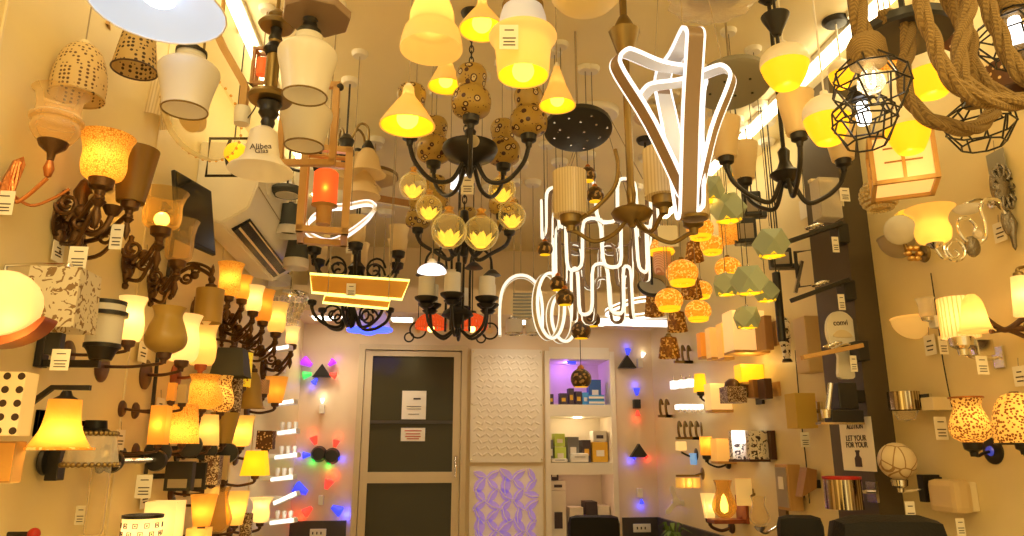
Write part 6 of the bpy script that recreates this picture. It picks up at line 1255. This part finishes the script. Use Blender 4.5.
l = bpy.data.lights.new('shelf_lamp', 'POINT'); l.energy = .9; l.color = (1, .72, .38); l.shadow_soft_size = .02; o = bpy.data.objects.new('shelf_lamp', l); C.objects.link(o); o.parent = e; o.location = (0, .14, zb(420))
mobj('shelf_downlight', lathe(bmesh.new(), [(0, -.004), (.03, -.004), (.034, 0), (0, 0)], 20, TR(0, .1, zb(416.2))), 'downlight', e)
l = bpy.data.lights.new('shelf_lamp', 'POINT'); l.energy = .35; l.color = (1, .55, .35); l.shadow_soft_size = .02; o = bpy.data.objects.new('shelf_lamp', l); C.objects.link(o); o.parent = e; o.location = (0, .05, zb(480))
# boxes on the shelves: (x0, x1 px, height px, shelf, material, depth, label)
BX = ((551, 556, 11, 1, 'box_dark', .1, 'small dark box alone at the end of the purple lit shelf'), (562, 570, 12, 1, 'box_dark', .12, 'dark patterned box beside the low mosaic ball, on the purple lit shelf'), (571, 577, 17, 1, 'box_dark', .12, 'taller dark box behind the mosaic ball on the purple lit shelf'), (578, 585, 14, 1, 'box_dark', .1, 'dark box next to the light blue box on the purple lit shelf'), (585, 592, 13, 1, 'box_blue_light', .1, 'light blue box leaning on the purple lit shelf'), (592, 605, 26, 1, 'box_blue', .14, 'tall navy blue box with pale marks on the purple lit shelf'),
 (551, 555, 22, 2, 'box_grey', .2, 'narrow grey box at the end of the middle shelf'), (556, 568, 15, 2, 'box_green', .2, 'lower white and green bulb carton on the middle shelf'), (569, 581, 25, 2, 'box_grey', .26, 'grey blue box standing at the back of the middle shelf'), (584, 593, 22, 2, 'box_dark', .25, 'dark tall box behind the white packets on the middle shelf'), (594, 610, 20, 2, 'box_yellow', .2, 'big golden yellow carton on the middle shelf'),
 (551, 567, 27, 3, 'box_white', .22, 'large white carton at the bottom of the lowest compartment'),)
STK = []
def carton(px0, px1, zbot, hpx, mat, dep, lb, grp, mark='box_white'):
    a, b_ = bp((px0), 430).x, bp(px1, 430).x; k5 = P(580, 430, YB)[1] / F; h_ = hpx * k5
    e = bpy.data.objects.new('carton', None); C.objects.link(e); yy = YB + .06 + dep * .35; e.location = ((a + b_) / 2, yy, zbot); e['label'] = lb; e['category'] = 'box'; e['group'] = grp
    mobj('body', box(bmesh.new(), (b_ - a - .004, dep * .6, h_ - .002), (0, 0, h_ / 2 + .001), None, .002), mat, e, smooth=False)
    mobj('front_print', box(bmesh.new(), ((b_ - a) * .5, .002, h_ * .3), (0, -dep * .3 - .001, h_ * .45)), mark, e, smooth=False); return zbot + h_
for a, b_, h_, s_, m_, dp, lb in BX:
    z = shelf_z[s_] + .001
    if s_ == 3: z = shelf_z[3] + .001; 
    top = carton(a, b_, z, h_ if s_ != 3 else (548 - 497), m_, dp, lb, 'cartons on the built in shelves', 'box_white' if m_ not in ('box_white', 'box_dark') else ('box_dark' if m_ == 'box_white' else 'box_yellow'))
    if 'lower white and green' in lb: t2 = carton(a, b_ - 1, top + .001, 13, 'box_green', dp, 'upper white and green bulb carton stacked on the middle shelf', 'cartons on the built in shelves')
    if 'golden yellow' in lb: carton(595, 609, top + .001, 11, 'box_white', dp, 'pale carton on top of the golden yellow carton', 'cartons on the built in shelves', 'box_dark')
    if 'large white carton' in lb:
        t2 = carton(551, 567, top + .001, 9, 'box_white', dp, 'flat white carton on top of the large white carton', 'cartons on the built in shelves', 'box_dark'); carton(551, 560, t2 + .001, 12, 'box_dark', dp, 'dark bundle box topmost in the lowest compartment', 'cartons on the built in shelves')
for i, (px, w_, zz, lb) in enumerate(((598, 16, 0, 'blue and white flat packet lower of two on the purple lit shelf'), (598, 16, 1, 'blue and white flat packet upper of two on the purple lit shelf'))):
    k5 = .00694; e = bpy.data.objects.new('flat_packet', None); C.objects.link(e); e.location = (bp(px, 430).x, YB + .035, shelf_z[1] + .001 + zz * 5 * k5); e['label'] = lb; e['category'] = 'packet'; e['group'] = 'flat packets on the purple lit shelf'
    mobj('packet', box(bmesh.new(), (w_ * k5, .05, 4.6 * k5), (0, 0, 2.4 * k5)), 'box_blue_light', e, smooth=False); mobj('band', box(bmesh.new(), (w_ * k5, .002, 2 * k5), (0, -.026, 2.2 * k5)), 'box_white', e, smooth=False)
for px, w_, h_, s_, lb in ((560, 16, 4, 2, 'flat white packet at the front of the middle shelf'), (580, 18, 9, 2, 'white plastic wrapped packet in the middle of the middle shelf')):
    k5 = .00694; e = bpy.data.objects.new('white_packet', None); C.objects.link(e); e.location = (bp(px, 430).x, YB + .05, shelf_z[s_] + .001); e['label'] = lb; e['category'] = 'packet'; mobj('packet', box(bmesh.new(), (w_ * k5, .06, h_ * k5), (0, 0, h_ * k5 / 2), None, .012), 'box_white', e); mobj('seal', box(bmesh.new(), (w_ * k5 * .6, .002, .004), (0, -.031, h_ * k5 * .6)), 'box_grey', e, smooth=False)
for px, w_, h_, m_, lb in ((577, 14, 47, 'box_white', 'low pale carton beside the large white carton in the lowest compartment'), (592, 12, 52, 'box_dark', 'dark box in the middle of the lowest compartment behind the chair'), (604, 12, 48, 'box_white', 'white carton at the wall end of the lowest compartment')):
    carton(px - w_ / 2, px + w_ / 2, shelf_z[3] + .001, h_ - 12, m_, .26, lb, 'cartons on the built in shelves', 'red_enamel')

# coloured accent lamps on the back wall
def accent(px, py, kind, cols, lb):
    t = T('accent_wall_light', px, py, None, lb, 'wall lamp', 'coloured accent lights on the back wall', 'B', .035)
    if kind == 'wedge':
        t.add('body', 'black_plastic', prism(bmesh.new(), [(-9, -5), (9, -5), (0, 8)], t.so * 1.4, TR(0, 1, 0)), smooth=False)
    elif kind == 'block': t.box('body', 'black_plastic', (7, t.so * 1.2, 9), (0, 1, 0), .6)
    elif kind == 'white': t.box('body', 'white_plastic', (5, t.so * 1.2, 9), (0, 1, 0), .6)
    else: t.lathe('body', 'black_plastic', [(0, -t.so), (6, -t.so), (8, 0), (6, 3), (0, 4)], rot=RX(PI / 2) @ RX(PI))
    CC = {'r': ('led_red', (1, .03, .01)), 'g': ('led_green', (.02, 1, .1)), 'b': ('led_blue', (.03, .05, 1)), 'm': ('led_magenta', (.6, .05, 1)), 'w': ('led_white', (1, .8, .5))}
    for c, dx, dz, en in cols:
        mt_, col = CC[c]; u = V((dx, 0, dz)).normalized()
        L_ = V((dx, 0, dz)).length; r9 = max(2.2, L_ * .30); t.lathe('lit_cup', mt_, [(0, -L_ * .25), (r9 * .4, -L_ * .25), (r9, L_ * .30), (r9 * .8, L_ * .36), (0, L_ * .38)], (dx * .95, -1, dz * .95), seg=14, rot=RY(math.atan2(dx, dz)))
        t.light(en * .9, col, (dx * 1.6, t.so * .3, dz * 1.6), .012)
    return t
accent(322, 372, 'wedge', (('m', -15, 9, .035), ('g', -14, -3, .035), ('b', -6, -9, .07), ('r', 11, -3, .03), ('m', 9, 9, .02)), 'black pyramid accent light throwing five colours, topmost beside the door')
accent(322, 409, 'white', (('w', 0, 8, .05),), 'small white up light between two coloured accent lights beside the door')
accent(319, 454, 'round', (('r', -5, 13, .06), ('b', -12, -1, .09), ('g', -4, -5, .05)), 'black round accent light with red blue and green beams beside the door')
accent(332, 456, 'round', (('r', 3, 12, .05), ('b', 6, -2, .09), ('g', -2, -6, .05)), 'second black accent light with red blue and green beams nearest the door')
accent(321, 500, 'white', (('b', -20, 10, .25), ('r', 6, 15, .12), ('b', 16, -9, .3), ('r', -12, -10, .12)), 'white cross shaped accent light with big blue and red beams low beside the door')
accent(627, 363, 'wedge', (('b', 1, 11, .06),), 'black wedge accent light with violet beam above the shelf side'); accent(640, 363, 'white', (('w', 3, 8, .03),), 'small white wedge light next to the black wedge light')
accent(637, 404, 'block', (('b', 0, 12, .10), ('r', 0, -9, .06)), 'black block accent light with blue beam up and red beam down')
accent(639, 452, 'wedge', (('b', -5, -5, .12), ('r', 6, -4, .06)), 'black wedge accent light with blue and red beams down'); accent(640, 493, 'white', (('b', 1, -8, .12),), 'lowest small white accent light with blue beam above the skirting')
for px, py, w_, h_, lb in ((642, 528, 18, 8, 'white socket plate on the dark skirting beside the shelf unit'), (318, 533, 16, 8, 'white socket plate on the dark skirting beside the door')):
    t = T('socket_plate', px, py, None, lb, 'socket', 'white socket plates', 'B', .022); t.box('plate', 'white_plastic', (w_, 1.5, h_), (0, 0, 0), .5); bm = bmesh.new()
    for q in range(3): box(bm, (1.2, .6, 2.4), (-5 + q * 4, -1, 0))
    t.add('holes', 'ink', bm, smooth=False)
for px, py, lb in ((629, 345 + 28, 0),): pass
# blue rimmed cones over the door
for px, lb in ((359, 'pale cone pendant with blue lit rim above the door, hinge side'), (381, 'pale cone pendant with blue lit rim above the door, handle side')):
    t = T('blue_rim_pendant', px, 323, 4.2, lb, 'pendant lamp', 'blue rimmed cone pendants')
    t.lathe('cone', 'white_glass', [(10.4, -6), (5, 8), (2, 13), (0, 13)]); t.tube('lit_rim', 'neon_blue', [(10 * math.cos(i * PI / 12), 10 * math.sin(i * PI / 12), -7) for i in range(24)], 2, closed=True); t.light(.04, (.08, .1, 1), (0, 0, -16)); t.cord(12, 'cord', .5)
t = T('blue_link_light', 370, 332, 4.0, 'small blue lit bar linking the two blue rimmed cones', 'pendant lamp'); t.tube('lit_bar', 'neon_blue', [(-8, 0, 0), (0, -2, -2), (8, 0, 1)], 2, sm=4); t.lathe('holder', 'white_plastic', [(2, 0), (1.5, 6), (0, 7)]); t.cord(6, 'cord', .4)
# plant at the corner
t = T('potted_plant', 672, 534, 4.4, 'small green leafy plant against the dark skirting in the corner', 'plant')
bm = bmesh.new(); random.seed(3)
for i in range(16):
    a = i * 2.4; r_ = 6 + random.random() * 12; h_ = 2 + random.random() * 10
    q = [V((0, 0, -18)), V((r_ * .6 * math.cos(a), r_ * .6 * math.sin(a), h_)), V((r_ * 1.3 * math.cos(a), r_ * 1.3 * math.sin(a), h_ - 6))]; s_ = V((-math.sin(a), math.cos(a), 0)) * 2.4
    A_ = [bm.verts.new(p_ + s_ * w_) for p_, w_ in zip(q, (.2, 1, .05))]; B_ = [bm.verts.new(p_ - s_ * w_) for p_, w_ in zip(q, (.2, 1, .05))]
    for j in range(2): bm.faces.new((A_[j], A_[j + 1], B_[j + 1], B_[j]))
t.add('leaves', 'leaf_green', bm); zf = -t.p.z / t.k
t.lathe('pot', 'box_white', [(0, zf), (14, zf), (18, -20), (16, -20), (15, -24), (0, -24)])
# ------------------------------------------------------------------ more lamps deep on the air conditioner side
for px, py, w_, h_, Y, lb in ((290, 218, 26, 26, 3.0, 'black and white tapered pendant shade behind the box lantern, upper'), (297, 250, 24, 26, 3.15, 'black and white tapered pendant shade behind the box lantern, lower'), (276, 270, 28, 16, 3.75, 'low black tapered pendant shade under the air conditioner end')):
    t = pendant('tapered_pendant', px, py, Y, 'taper', w_, h_, 'slate_fabric', lb, cap='iron', capw=8, caph=4, group='black tapered pendant shades', cr=.4)
    t.lathe('white_band', 'white_glass', [(w_ / 2 + .4, -h_ / 2 - 6), (w_ / 2 + .4, -h_ / 2 + 3)])
t = T('oval_disc_lamp', 287, 192, 2.8, 'dark oval disc lamp on a thin stem beside the air conditioner', 'pendant lamp', rz=-YAW); t.lathe('disc', 'slate_fabric', [(0, -3), (15, -3), (17, 0), (15, 4), (0, 5)]); t.lathe('lens', 'white_glass', [(0, -4), (11, -4), (11, -3), (0, -3)]); t.cord(4, 'iron', 1, 'iron')
t = T('crystal_chandelier', 290, 296, 3.7, 'pale crystal chandelier with hanging drops in the far corner of the lamp wall', 'chandelier')
t.lathe('frame', 'chrome', [(0, -4), (18, -3), (19, 0), (18, 3), (0, 4)]); bm = bmesh.new()
for i in range(18):
    a = i * PI / 9
    for j in range(5): sphere(bm, 1.7, (16 * math.cos(a) * (1 - j * .12), 16 * math.sin(a) * (1 - j * .12), -6 - j * 5), 1.4, 6)
dr = t.add('crystal_drops', 'crystal', bm); dr['kind'] = 'stuff'; t.cord(4, 'chrome', 1, 'chrome'); t.light(.1, WARM, (0, 0, -10))
pendant('glass_jar_pendant', 306, 178, 3.1, 'jar', 26, 26, 'white_glass', 'small white jar pendant behind the wooden frame pendant', cap='iron', capw=9, caph=5, cr=.4)
pendant('print_drum_pendant', 1012, 78, 1.35, 'cyl', 44, 30, 'lattice_dark', 'dark drum pendant with pale ring print behind the rope bundle', cap='iron', capw=14, rimm='dark_wood')
pendant('print_drum_pendant', 957, 42, 1.45, 'cyl', 32, 36, 'lattice_dark', 'smaller dark drum pendant with pale ring print between the hanging ropes', cap='iron', capw=12, rimm='dark_wood')
pendant('glitter_pendant', 890, 50, 1.5, 'dome', 34, 26, 'lit_crackle', 'yellow glitter dome pendant behind the wide rope swag', lit=.08, cap='antique_brass', capw=10)
t = T('flat_glass_lamp', 372, 178, 3.2, 'flat round cream glass ceiling lamp behind the swan neck chandelier', 'ceiling lamp'); t.lathe('glass', 'cream_glass', [(0, -7), (14, -6), (24, -2), (25, 1), (0, 2)]); t.lathe('ring', 'antique_brass', [(24, 1), (26, 1), (26, 4), (0, 4)]); t.cord(3, 'antique_brass', 1.5)
for px, py, Y, lb in ((604, 98, 2.9, 'flat cream glass lamp high above the brass chandelier arm'), (655, 118, 2.6, 'flat cream glass lamp behind the LED ribbon lamp')):
    t = T('flat_glass_lamp', px, py, Y, lb, 'ceiling lamp', 'flat cream ceiling lamps'); t.lathe('glass', 'cream_glass', [(0, -6), (14, -5), (20, -1), (21, 1), (0, 2)]); t.lathe('ring', 'cream_plastic', [(20, 1), (22, 1), (22, 4), (0, 4)]); t.cord(3, 'cord', 1)
t = T('hanging_card', 805, 208, None, 'blank cream card hanging on the wall beside the glass block lamp', 'price tag', None, 'R', .02); t.box('card', 'paper', (.8, 20, 20)); t.tube('string', 'dark_cord', [(0, 0, 10), (2, 0, 60)], .4)
# ------------------------------------------------------------------ world and light
w = bpy.data.worlds.new('world'); bpy.context.scene.world = w; w.use_nodes = True
bg = w.node_tree.nodes['Background']; bg.inputs[0].default_value = (1, .70, .26, 1); bg.inputs[1].default_value = 1.05
# unseen ceiling fill panels, added behind the camera to brighten the shop
for i, y in enumerate((-1.1, -.2)):
    for x in (-.3, .95):
        e = bpy.data.objects.new('fill_panel', None); C.objects.link(e); e.location = (x, y, CEIL)
        e['label'] = 'added square fill light panel on the unseen entrance ceiling'; e['category'] = 'ceiling light'; e['group'] = 'added fill light panels by the entrance'
        mobj('bezel', box(bmesh.new(), (.5, .5, .02), (0, 0, -.01)), 'white_metal', e, smooth=False)
        l = bpy.data.lights.new('fill_lamp', 'AREA'); l.size = .46; l.energy = 15; l.color = (1, .77, .34)
        o = bpy.data.objects.new('fill_lamp', l); C.objects.link(o); o.parent = e; o.location = (0, 0, -.025)
sc = bpy.context.scene
sc.view_settings.view_transform = 'Standard'; sc.view_settings.look = 'None'; sc.view_settings.gamma = 1; sc.view_settings.exposure = .14
sc.view_settings.use_curve_mapping = False
try:
    sc.cycles.use_denoising = True; sc.cycles.denoiser = 'OPENIMAGEDENOISE'
    sc.cycles.max_bounces = 7; sc.cycles.diffuse_bounces = 4; sc.cycles.transparent_max_bounces = 14; sc.cycles.sample_clamp_indirect = 4; sc.cycles.caustics_reflective = False; sc.cycles.caustics_refractive = False
except Exception: pass
